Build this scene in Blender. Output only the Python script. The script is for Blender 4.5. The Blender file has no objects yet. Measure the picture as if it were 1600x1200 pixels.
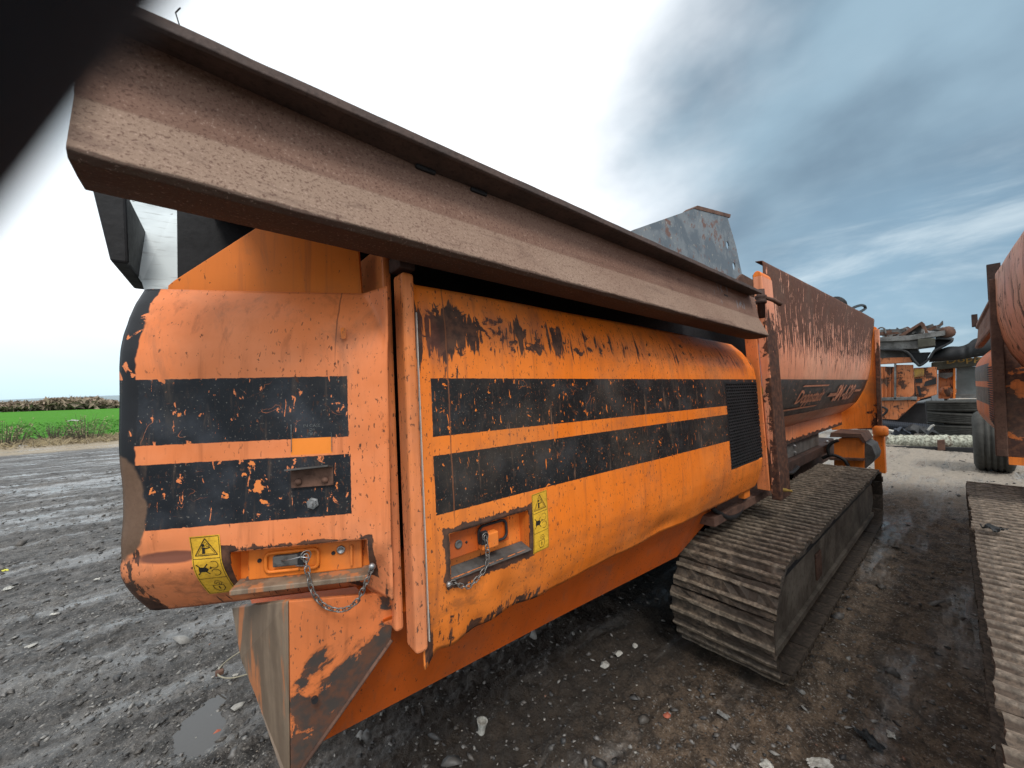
import bpy, bmesh, math, random
import numpy as np
from mathutils import Vector, Matrix
random.seed(7); rng = np.random.default_rng(7)
C = bpy.context.scene.collection
sc = bpy.context.scene

# ---------------------------------------------------------------- camera, sky, sun, exposure
HC = 1.6                                    # eye height
F, CX, CY = 600., 800., 600.                # focal length and centre measured on the 1600 px photograph
def nrm(v): return v/np.linalg.norm(v)
def cray(px, py): return np.array([px-CX, -(py-CY), -F])
_X = nrm(cray(1510, 594)); _A = nrm(cray(0, 636))
_U = nrm(np.cross(_X, _A)); _U = _U if _U[1] > 0 else -_U
_Y = np.cross(_U, _X)
RW = np.array([_X, _Y, _U])                 # camera -> world
cam = bpy.data.cameras.new('camera'); co = bpy.data.objects.new('camera', cam); C.objects.link(co)
cam.sensor_width = 36; cam.lens = 13.5; cam.clip_start = 0.002; cam.clip_end = 6000
M = Matrix([list(RW[0])+[0], list(RW[1])+[0], list(RW[2])+[HC], [0, 0, 0, 1]])
co.matrix_world = M
cam.dof.use_dof = True; cam.dof.focus_distance = 1.7; cam.dof.aperture_fstop = 13.5/1.9
sc.camera = co
def at(px, py, Y=None, Z=None, X=None, tilt=0.0):      # the point of a plane of the place that a sight line meets
    r = RW @ cray(px, py)
    if Z is not None: t = (Z-HC)/r[2]
    elif X is not None: t = X/r[0]
    else: t = Y/(r[1]-math.tan(math.radians(tilt))*r[2])
    p = r*t; p[2] += HC
    return p

SUN_EL, SUN_AZ = math.radians(52), math.radians(-115)   # azimuth from +X towards +Y
W = bpy.data.worlds.new('World'); sc.world = W; W.use_nodes = True
sl = bpy.data.lights.new('sun', 'SUN'); sl.energy = 1.5; sl.angle = math.radians(16); sl.color = (1, .96, .9)
so = bpy.data.objects.new('sun', sl); C.objects.link(so)
sd = Vector((math.cos(SUN_EL)*math.cos(SUN_AZ), math.cos(SUN_EL)*math.sin(SUN_AZ), math.sin(SUN_EL)))
so.rotation_euler = sd.to_track_quat('Z', 'Y').to_euler()
vs = sc.view_settings; vs.view_transform = 'Standard'; vs.look = 'None'; vs.exposure = 0.62; vs.gamma = 1; vs.use_curve_mapping = False

# ---------------------------------------------------------------- node helper
class G:
    def __init__(s, nt): s.nt = nt
    def n(s, t, **k):
        x = s.nt.nodes.new(t)
        for a, b in k.items(): setattr(x, a, b)
        return x
    def put(s, sock, v):
        if v is None: return
        if isinstance(v, bpy.types.NodeSocket): s.nt.links.new(v, sock)
        else:
            if sock.type == 'RGBA' and not isinstance(v, (int, float)) and len(v) == 3: v = tuple(v)+(1,)
            sock.default_value = v
    def m(s, op, a, b=None, c=None, clamp=False):
        x = s.n('ShaderNodeMath', operation=op, use_clamp=clamp)
        for i, v in enumerate((a, b, c)):
            if v is not None: s.put(x.inputs[i], v)
        return x.outputs[0]
    def add(s, a, b): return s.m('ADD', a, b)
    def sub(s, a, b): return s.m('SUBTRACT', a, b)
    def mul(s, a, b): return s.m('MULTIPLY', a, b)
    def mx(s, a, b): return s.m('MAXIMUM', a, b)
    def mn(s, a, b): return s.m('MINIMUM', a, b)
    def inv(s, a): return s.m('SUBTRACT', 1.0, a)
    def vm(s, op, a, b=None, out=0):
        x = s.n('ShaderNodeVectorMath', operation=op); s.put(x.inputs[0], a)
        if b is not None: s.put(x.inputs[1], b)
        return x.outputs['Value'] if out else x.outputs[0]
    def sm(s, x, a, b, lo=0., hi=1.):            # smooth step from a to b
        r = s.n('ShaderNodeMapRange', interpolation_type='SMOOTHSTEP')
        s.put(r.inputs[0], x); s.put(r.inputs[1], a); s.put(r.inputs[2], b); s.put(r.inputs[3], lo); s.put(r.inputs[4], hi)
        return r.outputs[0]
    def noise(s, v, scale, detail=4, rough=.55, dist=0., col=False):
        x = s.n('ShaderNodeTexNoise'); s.put(x.inputs['Vector'], v); x.inputs['Scale'].default_value = scale
        x.inputs['Detail'].default_value = detail; x.inputs['Roughness'].default_value = rough; x.inputs['Distortion'].default_value = dist
        return x.outputs['Color' if col else 'Fac']
    def vor(s, v, scale, feature='F1', out='Distance', rand=1.):
        x = s.n('ShaderNodeTexVoronoi', feature=feature); s.put(x.inputs['Vector'], v)
        x.inputs['Scale'].default_value = scale; x.inputs['Randomness'].default_value = rand
        return x.outputs[out]
    def mix(s, f, a, b, mode='MIX'):
        x = s.n('ShaderNodeMix', data_type='RGBA', blend_type=mode)
        s.put(x.inputs[0], f); s.put(x.inputs[6], a); s.put(x.inputs[7], b)
        return x.outputs[2]
    def sep(s, v):
        x = s.n('ShaderNodeSeparateXYZ'); s.put(x.inputs[0], v); return x.outputs
    def comb(s, a, b, c):
        x = s.n('ShaderNodeCombineXYZ')
        for i, v in enumerate((a, b, c)): s.put(x.inputs[i], v)
        return x.outputs[0]
    def scl(s, v, a): return s.vm('MULTIPLY', v, a)
    def box(s, u, v, u0, u1, v0, v1, e=.0006):
        a = s.mn(s.sm(u, u0-e, u0+e), s.sm(u, u1-e, u1+e, 1., 0.))
        b = s.mn(s.sm(v, v0-e, v0+e), s.sm(v, v1-e, v1+e, 1., 0.))
        return s.mn(a, b)
    def bump(s, h, strength=.3, dist=.01, prev=None):
        x = s.n('ShaderNodeBump'); s.put(x.inputs['Height'], h); x.inputs['Strength'].default_value = strength
        x.inputs['Distance'].default_value = dist
        if prev is not None: s.put(x.inputs['Normal'], prev)
        return x.outputs[0]
def newmat(name):
    m = bpy.data.materials.new(name); m.use_nodes = True
    nt = m.node_tree; b = nt.nodes['Principled BSDF']; g = G(nt)
    tc = nt.nodes.new('ShaderNodeTexCoord')
    return m, g, b, tc.outputs['Object'], tc.outputs['UV']
def fin(g, b, col=None, rough=None, normal=None, metal=None, spec=None):
    g.put(b.inputs['Base Color'], col)
    g.put(b.inputs['Roughness'], rough)
    if normal is not None: g.put(b.inputs['Normal'], normal)
    if metal is not None: g.put(b.inputs['Metallic'], metal)
    if spec is not None: b.inputs['Specular IOR Level'].default_value = spec
def simple(name, col, rough=.7, var=.35, sc_=8., metal=0., bump=.2, col2=None, spec=.28):
    m, g, b, P, UV = newmat(name)
    n = g.noise(P, sc_, 6, .65); n2 = g.noise(P, sc_*9, 4, .6)
    c2 = col2 or tuple(c*(1-var) for c in col)
    c = g.mix(g.sm(n, .35, .65), col, c2)
    c = g.mix(g.mul(g.sm(n2, .5, .7), .5), c, tuple(x*.55 for x in c2))
    fin(g, b, c, g.add(rough-.1, g.mul(n2, .25)), g.bump(g.add(n2, g.mul(n, .6)), bump, .006), metal, spec)
    return m
RUST = (.050, .026, .020); RUST2 = (.115, .052, .032)

# ---- the sky
def sky():
    g = G(W.node_tree); nt = W.node_tree; bg = nt.nodes['Background']
    tc = nt.nodes.new('ShaderNodeTexCoord'); d = tc.outputs['Generated']
    st = nt.nodes.new('ShaderNodeTexSky'); st.sky_type = 'NISHITA'; st.sun_disc = False
    st.sun_elevation = SUN_EL; st.sun_rotation = math.pi/2-SUN_AZ
    z = g.sep(d)[2]
    q = g.vm('DIVIDE', d, g.comb(g.add(g.m('ABSOLUTE', z), .22), g.add(g.m('ABSOLUTE', z), .22), 1.))
    q = g.scl(q, (1, 1, .0))
    wn = g.noise(g.scl(d, (1.0, 1.0, 1.9)), 1.7, 6, .50, .15)
    wn2 = g.noise(g.vm('ADD', q, (3.1, 7.7, 0)), .55, 3, .5)
    # one heavier grey bank towards the right of the view, the rest thin bright cloud
    c0 = tuple(nrm(RW @ cray(1530, 230)))
    dt = g.vm('DOT_PRODUCT', d, c0, out=1)
    bank = g.sm(g.add(dt, g.mul(g.sub(wn, .5), .34)), .74, .93)
    c1 = tuple(nrm(RW @ cray(1450, 560)))
    low = g.sm(g.add(g.vm('DOT_PRODUCT', d, c1, out=1), g.mul(g.sub(wn, .5), .12)), .90, .995)
    streak = g.sm(g.noise(g.scl(d, (1.9, 1.9, 9.)), 1.25, 6, .6, .35), .42, .72)
    blue = g.scl(st.outputs[0], (.10, .10, .10))
    white = (1.0, 1.02, 1.04)
    thin = g.mix(g.sm(wn2, .30, .60), (.80, .92, 1.0), white)
    grey = g.mix(g.sm(g.noise(g.scl(d, (1.4, 1.4, 2.6)), 1.8, 5, .48, .15), .30, .70), (.135, .20, .26), (.27, .385, .465))
    c = g.mix(bank, thin, grey)
    c = g.mix(g.mul(low, .55), c, (.20, .33, .44))
    c = g.mix(g.mul(g.mul(low, streak), .6), c, (.62, .70, .73))
    hz = g.sm(z, -.02, .20, 1., 0.)
    c = g.mix(g.mul(hz, g.inv(low)), c, (.52, .70, .80))
    c = g.mix(.1, c, blue)
    # the thin cloud is brightest high up, near where the sun stands behind it
    g.put(bg.inputs[0], c); bg.inputs[1].default_value = .92
sky()

# ---------------------------------------------------------------- mesh helpers
def tagp(o, label=None, cat=None, group=None, kind=None):
    if label: o['label'] = label
    if cat: o['category'] = cat
    if group: o['group'] = group
    if kind: o['kind'] = kind
    return o
def thing(name, label, cat, loc=(0, 0, 0), group=None):
    o = bpy.data.objects.new(name, None); C.objects.link(o); o.location = loc; o.empty_display_size = .2
    return tagp(o, label, cat, group)
class MB:
    def __init__(s): s.v = []; s.f = []; s.uv = {}
    def vert(s, p): s.v.append(tuple(float(c) for c in p)); return len(s.v)-1
    def face(s, pts, uv=None):
        idx = [s.vert(p) for p in pts]; s.f.append(idx)
        if uv:
            for i, t in zip(idx, uv): s.uv[i] = t
        return s
    def box(s, x0, x1, y0, y1, z0, z1, fn=None):
        P = [(x, y, z) for z in (z0, z1) for y in (y0, y1) for x in (x0, x1)]
        if fn: P = [fn(*p) for p in P]
        b = len(s.v); s.v += [tuple(float(c) for c in p) for p in P]
        for q in ((0, 2, 3, 1), (4, 5, 7, 6), (0, 1, 5, 4), (2, 6, 7, 3), (0, 4, 6, 2), (1, 3, 7, 5)): s.f.append([b+i for i in q])
        return s
    def prism(s, pts, off):                 # a polygon given thickness by an offset vector
        n = len(pts); b = len(s.v); off = np.array(off, float)
        for p in pts: s.vert(p)
        for p in pts: s.vert(np.array(p, float)+off)
        s.f.append(list(range(b, b+n))[::-1]); s.f.append(list(range(b+n, b+2*n)))
        for i in range(n): j = (i+1) % n; s.f.append([b+i, b+j, b+n+j, b+n+i])
        return s
    def loft(s, rings, cap=True, closed=True):
        b = len(s.v); n = len(rings[0])
        for r in rings:
            for p in r: s.vert(p)
        for k in range(len(rings)-1):
            for i in range(n if closed else n-1):
                j = (i+1) % n; s.f.append([b+k*n+i, b+k*n+j, b+(k+1)*n+j, b+(k+1)*n+i])
        if cap and closed:
            s.f.append([b+i for i in range(n)][::-1]); s.f.append([b+(len(rings)-1)*n+i for i in range(n)])
        return s
    def tube(s, pts, r, n=8, cap=True, closed=False):
        pts = [Vector([float(c) for c in p]) for p in pts]; R = r if isinstance(r, (list, tuple)) else [r]*len(pts)
        rings = []; L = len(pts); prev = None
        for i, p in enumerate(pts):
            if closed: t = pts[(i+1) % L]-pts[i-1]
            else: t = pts[min(i+1, L-1)]-pts[max(i-1, 0)]
            t.normalize()
            if prev is None: a = t.orthogonal().normalized()
            else: a = (prev-t*prev.dot(t)).normalized()
            prev = a; c = t.cross(a)
            rings.append([p+(a*math.cos(q)+c*math.sin(q))*R[i] for q in [2*math.pi*k/n for k in range(n)]])
        if closed: rings.append(rings[0])
        return s.loft(rings, cap and not closed)
    def lathe(s, base, axis, prof, n=20):   # prof: (distance along the axis, radius)
        axis = Vector([float(c) for c in axis]).normalized(); a = axis.orthogonal().normalized(); c = axis.cross(a); base = Vector([float(q) for q in base])
        return s.loft([[base+axis*h+(a*math.cos(q)+c*math.sin(q))*max(r, 1e-5) for q in [2*math.pi*k/n for k in range(n)]] for h, r in prof])
    def build(s, name, mat, parent=None, smooth=False, bevel=0, label=None, solid=0, seg=2):
        me = bpy.data.meshes.new(name); me.from_pydata(s.v, [], s.f); me.update()
        if s.uv:
            l = me.uv_layers.new(name='UVMap'); vi = np.empty(len(me.loops), np.int32); me.loops.foreach_get('vertex_index', vi)
            U = np.array([s.uv.get(i, (0, 0)) for i in range(len(s.v))], np.float32); l.data.foreach_set('uv', U[vi].ravel())
        return link(me, name, mat, parent, smooth, bevel, label, solid, seg)
def link(me, name, mat, parent=None, smooth=False, bevel=0, label=None, solid=0, seg=2, normals=True):
    if normals:
        bm = bmesh.new(); bm.from_mesh(me); bmesh.ops.remove_doubles(bm, verts=bm.verts, dist=1e-5)
        bmesh.ops.recalc_face_normals(bm, faces=bm.faces); bm.to_mesh(me); bm.free()
    for mm in (mat if isinstance(mat, (list, tuple)) else [mat]): me.materials.append(mm)
    if smooth: me.polygons.foreach_set('use_smooth', [True]*len(me.polygons))
    o = bpy.data.objects.new(name, me); C.objects.link(o)
    if solid:
        q = o.modifiers.new('thickness', 'SOLIDIFY'); q.thickness = abs(solid); q.offset = 1 if solid > 0 else -1
    if bevel:
        q = o.modifiers.new('bevel', 'BEVEL'); q.width = bevel; q.segments = seg; q.limit_method = 'ANGLE'; q.angle_limit = math.radians(35)
    if parent is not None:
        o.parent = parent
        if parent.type == 'EMPTY': o.location = -Vector(parent.location)
    if label: o['label'] = label
    return o
def V(*a): return np.array(a, float)
def quadplate(px, X=None, Y=None, tilt=0, off=(0, .01, 0)):
    return MB().prism([at(a, b, X=X, Y=Y, tilt=tilt) for a, b in px], off)
def text2d(txt, size=1., shear=0., bold=0.0):
    cu = bpy.data.curves.new('t', 'FONT'); cu.body = txt; cu.size = size; cu.shear = shear; cu.offset = bold; cu.resolution_u = 2
    o = bpy.data.objects.new('t', cu); C.objects.link(o); bpy.context.view_layer.update()
    me = bpy.data.meshes.new_from_object(o.evaluated_get(bpy.context.evaluated_depsgraph_get()))
    v = np.array([x.co[:2] for x in me.vertices]); f = [list(p.vertices) for p in me.polygons]
    bpy.data.objects.remove(o); bpy.data.curves.remove(cu); bpy.data.meshes.remove(me)
    return v, f
# numpy value noise
def _h(ix, iy, s):
    n = (ix*374761393+iy*668265263+s*1442695041) & 0x7fffffff
    n = ((n ^ (n >> 13))*1274126177) & 0x7fffffff
    return ((n ^ (n >> 16)) & 0xffff)/65535.
def vnoise(x, y, s=0):
    ix = np.floor(x).astype(np.int64); iy = np.floor(y).astype(np.int64); fx = x-ix; fy = y-iy
    fx = fx*fx*(3-2*fx); fy = fy*fy*(3-2*fy)
    return (_h(ix, iy, s)*(1-fx)+_h(ix+1, iy, s)*fx)*(1-fy)+(_h(ix, iy+1, s)*(1-fx)+_h(ix+1, iy+1, s)*fx)*fy-.5
def fbm(x, y, f, o=4, s=0, g=.5):
    r = 0; a = 1
    for k in range(o): r = r+a*vnoise(x*f+k*17.3, y*f-k*9.1, s+k); f *= 2.03; a *= g
    return r
def sstep(x, a, b): t = np.clip((x-a)/(b-a), 0, 1); return t*t*(3-2*t)

# ---------------------------------------------------------------- materials
def paint(name, base, faded, stripes=(), chip=.0, drips=0., zone=None, chipscale=9., extra=None, rough=.42, uvpos=False, black=(.012, .014, .018), speck=.5, rustcol=RUST, bumpk=.35, edge=None):
    """weathered painted sheet steel; the stripes are flat print in metres of the UV map"""
    m, g, b, P, UV = newmat(name)
    V0 = UV if uvpos else P
    big = g.noise(P, 1.3, 3, .5); med = g.noise(P, 6, 5, .6)
    c = g.mix(g.sm(g.add(g.mul(big, .6), g.mul(med, .4)), .38, .62), base, faded)
    c = g.mix(g.mul(g.sm(g.noise(g.scl(P, (14, 14, 1.6)), 1., 5, .6), .48, .72), .28), c, tuple(x*.55 for x in base))
    c = g.mix(g.mul(g.sm(g.noise(g.scl(P, (34, 34, 1.3)), 1., 5, .62, .2), .53, .70), .42), c, (.30, .085, .030))
    wob = g.mul(g.sub(g.noise(V0, 60, 3, .6), .5), .004)
    if stripes:
        s = g.sep(UV); u = g.add(s[0], wob); v = g.add(s[1], wob); msk = None
        for bx in stripes:
            k = g.box(u, v, *bx); msk = k if msk is None else g.mx(msk, k)
        # the vinyl is nicked and scuffed through to paint
        nick = g.sm(g.noise(V0, 26, 5, .62, .4), .655, .665)
        nick2 = g.sm(g.noise(g.scl(V0, (95, 26, 26)), 1., 4, .6, .6), .655, .665)
        scr = g.mul(g.sm(g.vor(g.scl(V0, (6, 34, 9)), 3., 'DISTANCE_TO_EDGE'), .010, .004), g.sm(g.noise(V0, 5, 2), .60, .64))
        fs = g.mul(g.sm(g.m('ABSOLUTE', g.sub(g.noise(g.scl(V0, (7, 9, 8)), 1., 3, .5, 1.2), .5)), .0035, .001), g.sm(g.noise(V0, 6, 3, .6), .56, .62))
        hole = g.mx(g.mx(nick, nick2), g.mul(fs, .6))
        msk = g.mul(msk, g.inv(hole))
        bl = g.mix(g.sm(g.noise(V0, 7, 5, .6), .45, .75), black, tuple(x*2.3+.01 for x in black))
        bl = g.mix(g.mul(g.sm(g.noise(V0, 150, 3, .7), .62, .70), .8), bl, (.22, .20, .17))
        bl = g.mix(g.mul(g.sm(g.noise(g.scl(V0, (40, 5, 9)), 1., 5, .65, .3), .56, .72), .45), bl, (.13, .085, .06))
        c = g.mix(msk, c, bl)
    else: msk = None
    # stone chips
    spk = g.sm(g.noise(g.scl(V0, (1, 1, .40)) if not uvpos else g.scl(V0, (1, .40, 1)), 130, 3, .6, .2), .695-.08*speck, .70-.08*speck)
    spk2 = g.mul(g.sm(g.noise(g.scl(V0, (1, .5, 1)) if uvpos else g.scl(V0, (1, 1, .5)), 62, 5, .65, .3), .695-.055*speck, .70-.055*speck), g.sm(g.noise(P, 3.1, 3, .6), .40, .56))
    ch = g.mx(g.mul(g.mul(spk, .85), g.sm(g.noise(P, 2.3, 4, .65), .36, .54)), spk2)
    cn = g.add(g.noise(V0, chipscale, 8, .62, .3), g.mul(g.sub(g.noise(V0, 1.7, 2), .5), .18))
    thr = g.sub(.86, chip)
    if zone is not None: thr = g.sub(thr, zone(g, P, UV))
    if edge is not None: thr = g.sub(thr, edge(g, P, UV))
    ch = g.mx(ch, g.sm(g.sub(cn, thr), -.004, .010))
    if zone is not None:
        dd_ = g.noise(g.scl(V0, (85, 16, 85) if uvpos else (85, 85, 16)), 1., 4, .6, .3)
        ch = g.mx(ch, g.sm(g.sub(dd_, g.sub(.735, g.mul(zone(g, P, UV), .75))), 0., .015))
    if drips:
        dn = g.noise(g.scl(V0, (30, 2.6, 30) if uvpos else (30, 30, 2.6)), 1., 6, .62, .25)
        dz = zone(g, P, UV) if zone is not None else 0.
        ch = g.mx(ch, g.sm(g.sub(dn, g.sub(.80-drips, dz)), 0., .02))
    rc = g.mix(g.sm(g.noise(V0, 30, 5, .6), .4, .65), rustcol, RUST2)
    halo = g.sm(g.sub(cn, g.sub(thr, .035)), 0., .035)
    c = g.mix(g.mul(halo, .35), c, tuple(x*.6 for x in RUST2))
    c = g.mix(ch, c, rc)
    if extra is not None: c = extra(g, P, UV, c)
    dirt = g.mx(g.mul(g.sm(g.noise(P, 2.4, 6, .65), .48, .74), .38), g.mul(g.sm(g.noise(g.scl(P, (9, 9, 3)), 1., 6, .7, .5), .55, .72), .35))
    c = g.mix(dirt, c, (.11, .085, .065))
    r = g.add(g.mul(ch, .35), g.add(rough-.08, g.mul(med, .22)))
    h = g.sub(g.mul(g.noise(P, 220, 3, .6), .08), g.mul(ch, .55))
    fin(g, b, c, r, g.bump(h, bumpk, .003, g.bump(g.noise(P, 2.2, 2), .15, .03)), None, .22)
    return m
ORG = (.74, .175, .016); ORGF = (.78, .215, .035); SAL = (.68, .190, .058); SALF = (.74, .25, .105)
def zone_right(g, P, UV):
    s = g.sep(UV)
    band = g.mul(g.sm(s[1], 1.66, 1.76), g.sm(s[1], 1.80, 1.90, 1., 0.))
    band = g.mul(band, g.sm(s[0], .55, 2.6, 1., .62))
    vein = g.mx(g.box(g.add(s[0], g.mul(g.sub(g.noise(P, 9, 2), .5), .02)), s[1], .53, .62, 1.45, 1.88, .01), g.mul(g.sm(s[0], .50, .47), .35))
    lo = g.mul(g.sm(s[1], 1.02, .93), .06)
    rec = g.mul(g.sub(g.box(s[0], s[1], .526, .864, 1.066, 1.236, .014), g.box(s[0], s[1], .545, .842, 1.098, 1.218, .004)), 2.3)
    crn = g.mx(g.box(s[0], s[1], .44, .58, .90, 1.04, .03), g.mx(g.mul(g.box(s[0], s[1], .60, .92, .88, .945, .015), 1.4), g.mul(g.box(s[0], s[1], .455, .475, .9, 1.9, .006), .9)))
    return g.add(g.add(g.mul(g.mul(band, g.add(.72, g.mul(g.noise(UV, 6, 4, .7), .5))), .205), g.mul(vein, .10)), g.add(lo, g.add(g.mul(rec, .16), g.mul(crn, .13))))
def zone_left(g, P, UV):
    s = g.sep(UV)
    rec = g.mul(g.sub(g.box(s[0], s[1], .036, .362, -.455, -.332, .012), g.box(s[0], s[1], .052, .348, -.437, -.345, .004)), 2.2)
    bot = g.mul(g.sm(s[1], -.42, -.49), .10)
    lefte = g.mx(g.mul(g.sm(s[0], .49, .55), g.mul(g.sm(s[1], -.25, -.33), .26)), g.mx(g.mul(g.box(s[0], s[1], .34, .372, -.46, -.33, .01), .20), g.mul(g.sm(s[0], .030, .004), .10)))
    return g.add(g.mul(rec, .15), g.add(g.mul(bot, 1.5), lefte))
def left_extra(g, P, UV, c):
    s = g.sep(UV); w = g.mul(g.sub(g.noise(UV, 14, 3), .5), .03)
    u = g.add(s[0], w)
    band = g.mul(g.sm(u, .527, .530), g.sm(s[1], -.31, -.29))
    hole = g.sm(g.noise(UV, 22, 5, .6, .4), .60, .61)
    c = g.mix(g.mul(band, g.inv(hole)), c, (.014, .015, .018))
    # big bare scrape at the left corner, and a smeared dent above the sticker
    d = g.vm('LENGTH', g.vm('MULTIPLY', g.vm('SUBTRACT', UV, (.575, -.235, 0)), (1., .55, 0)), out=1)
    c = g.mix(g.sm(g.add(d, w), .066, .060), c, g.mix(g.noise(UV, 90, 4), (.10, .060, .040), (.17, .105, .07)))
    d2 = g.vm('LENGTH', g.vm('MULTIPLY', g.vm('SUBTRACT', UV, (.47, -.345, 0)), (.17, 1., 0)), out=1)
    c = g.mix(g.mul(g.sm(g.add(d2, g.mul(w, .3)), .016, .010), .85), c, (.10, .045, .040))
    grime = g.mul(g.sm(g.noise(g.scl(UV, (9, 14, 1)), 1., 6, .7, .4), .46, .66), g.mul(g.sm(s[1], -.30, -.44), .65))
    c = g.mix(grime, c, (.17, .075, .040))
    # a patch of fresher paint and big flakes out of the lower stripe
    c = g.mix(g.box(s[0], s[1], .128, .218, -.133, -.094), c, (.80, .24, .035))
    for (a, b_, r_) in ((.288, -.205, .020), (.272, -.238, .011), (.352, -.218, .008), (.445, -.03, .008), (.315, -.178, .008), (.30, -.148, .016), (.50, -.196, .008), (.118, -.212, .006)):
        dd = g.vm('LENGTH', g.vm('SUBTRACT', g.vm('ADD', UV, g.scl(g.vm('SUBTRACT', g.noise(UV, 45, 4, .6, col=True), (.5, .5, .5)), (.05, .05, 0))), (a, b_, 0)), out=1)
        c = g.mix(g.sm(dd, r_*.62, r_*.62-.001), c, (.72, .22, .06))
    # orange side of the seam near the right edge
    line = g.mul(g.sm(g.m('ABSOLUTE', g.sub(g.add(s[0], g.mul(w, .25)), .118)), .0022, .0008), g.sm(s[1], .05, .18))
    c = g.mix(g.mul(line, .7), c, (.10, .04, .025))
    return c
def right_extra(g, P, UV, c):
    s = g.sep(UV)
    # purple brown run of rust under the top
    n = g.noise(g.scl(UV, (9, 1.6, 1)), 1., 5, .6, .2)
    k = g.mul(g.sm(n, .50, .78), g.mul(g.sm(s[1], 1.60, 1.74), g.sm(s[1], 1.93, 1.83)))
    c = g.mix(g.mul(k, .75), c, (.20, .055, .035))
    gr = g.mul(g.sm(g.noise(g.scl(UV, (5, 9, 1)), 1., 6, .7, .5), .48, .66), g.mul(g.sm(s[1], 1.20, 1.02), g.sm(s[0], 1.6, .6)))
    c = g.mix(g.mul(gr, .55), c, (.20, .08, .035))
    # fold line beside the left edge
    line = g.mul(g.sm(g.m('ABSOLUTE', g.sub(s[0], g.add(.563, g.mul(g.sub(g.noise(UV, 12, 3), .5), .008)))), .003, .001), g.sm(s[1], 1.22, 1.28))
    c = g.mix(g.mul(line, .75), c, (.20, .07, .03))
    n2 = g.noise(g.scl(UV, (48, 5, 1)), 1., 5, .6, .3)
    bz = g.mul(g.sm(s[1], 1.26, 1.30), g.sm(s[1], 1.66, 1.60))
    c = g.mix(g.mul(g.mul(g.sm(n2, .60, .72), bz), .55), c, (.24, .13, .08))
    return c
MAT = {}
MAT['door_l'] = paint('faded_salmon_orange_paint', SAL, SALF, [(.09, .60, -.095, .052), (.086, .60, -.281, -.137)], chip=.11, zone=zone_left, extra=left_extra, uvpos=True, speck=.75)
MAT['door_r'] = paint('rust_run_orange_paint', ORG, ORGF, [(.508, 3.2, 1.486, 1.646), (.506, 2.475, 1.277, 1.435)], chip=.10, drips=.075, chipscale=22, zone=zone_right, extra=right_extra, uvpos=True, speck=.8, black=(.011, .011, .012))
MAT['orange'] = paint('orange_paint', ORG, ORGF, chip=.10, drips=.05, speck=.7)
MAT['orange_plain'] = paint('clean_orange_paint', (.66, .17, .02), (.70, .19, .03), chip=.02, speck=.1)
MAT['orange_shaded'] = paint('shade_darkened_orange_paint', (.47, .080, .007), (.52, .095, .009), chip=.10, speck=.6)  # same orange paint with shade darkened into its colour
MAT['post'] = paint('chipped_post_paint', (.64, .19, .05), SALF, chip=.14, drips=.06, speck=.8, chipscale=12)
MAT['post_r'] = paint('peeling_post_paint', (.66, .24, .12), (.70, .32, .19), chip=.17, drips=.12, speck=.7, chipscale=11,
    zone=lambda g, P, UV: g.mul(g.sm(g.add(g.sub(g.sep(P)[0], 3.13), g.mul(g.sub(.95, g.sep(P)[1]), 1.0)), -.02, .10), g.mul(g.sm(g.sep(P)[2], 2.3, 1.9), .30)))
def hop_zone(g, P, UV):
    z = g.sep(P)[2]
    return g.add(g.mul(g.sm(z, 1.58, 2.12), .228), g.add(g.mul(g.sm(z, 2.15, 2.5), .06), g.mul(g.sm(z, 1.24, 1.10), .18)))
MAT['hopper'] = paint('peeled_hopper_paint', (.68, .27, .15), (.72, .35, .22), [(0, 20, 1.31, 1.65)], chip=.09, drips=.13, zone=hop_zone, uvpos=True, speck=.3, chipscale=7, rustcol=(.085, .036, .024), black=(.03, .03, .032))
MAT['gusset'] = paint('gusset_paint', ORG, ORGF, chip=.20, zone=lambda g, P, UV: g.mul(g.mul(g.sm(g.sep(P)[2], 1.45, 1.0), g.sm(g.sep(P)[1], 1.05, .9)), .24), speck=.4)
MAT['skirt'] = paint('bare_scraped_paint', (.56, .17, .06), SAL, chip=.265, chipscale=5.5, speck=.5, rough=.4, rustcol=(.055, .045, .04),
    zone=lambda g, P, UV: g.add(.04, g.mul(g.sm(g.sep(P)[2], 1.12, .75), .16)))
def mk_wear():
    m, g, b, P, UV = newmat('mud_worn_steel')
    n = g.noise(g.scl(P, (14, 14, 1.2)), 1.5, 6, .6); n2 = g.noise(P, 40, 4, .6)
    c = g.mix(g.sm(n, .38, .62), (.26, .19, .13), (.15, .105, .07)); c = g.mix(g.sm(g.noise(g.scl(P, (20, 20, 2)), 1.2, 6, .6), .52, .60), c, (.46, .17, .065))
    c = g.mix(g.mul(n2, .4), c, (.05, .04, .035)); fin(g, b, c, .5, g.bump(g.add(n, n2), .2, .004)); return m
MAT['wear'] = mk_wear()
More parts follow.
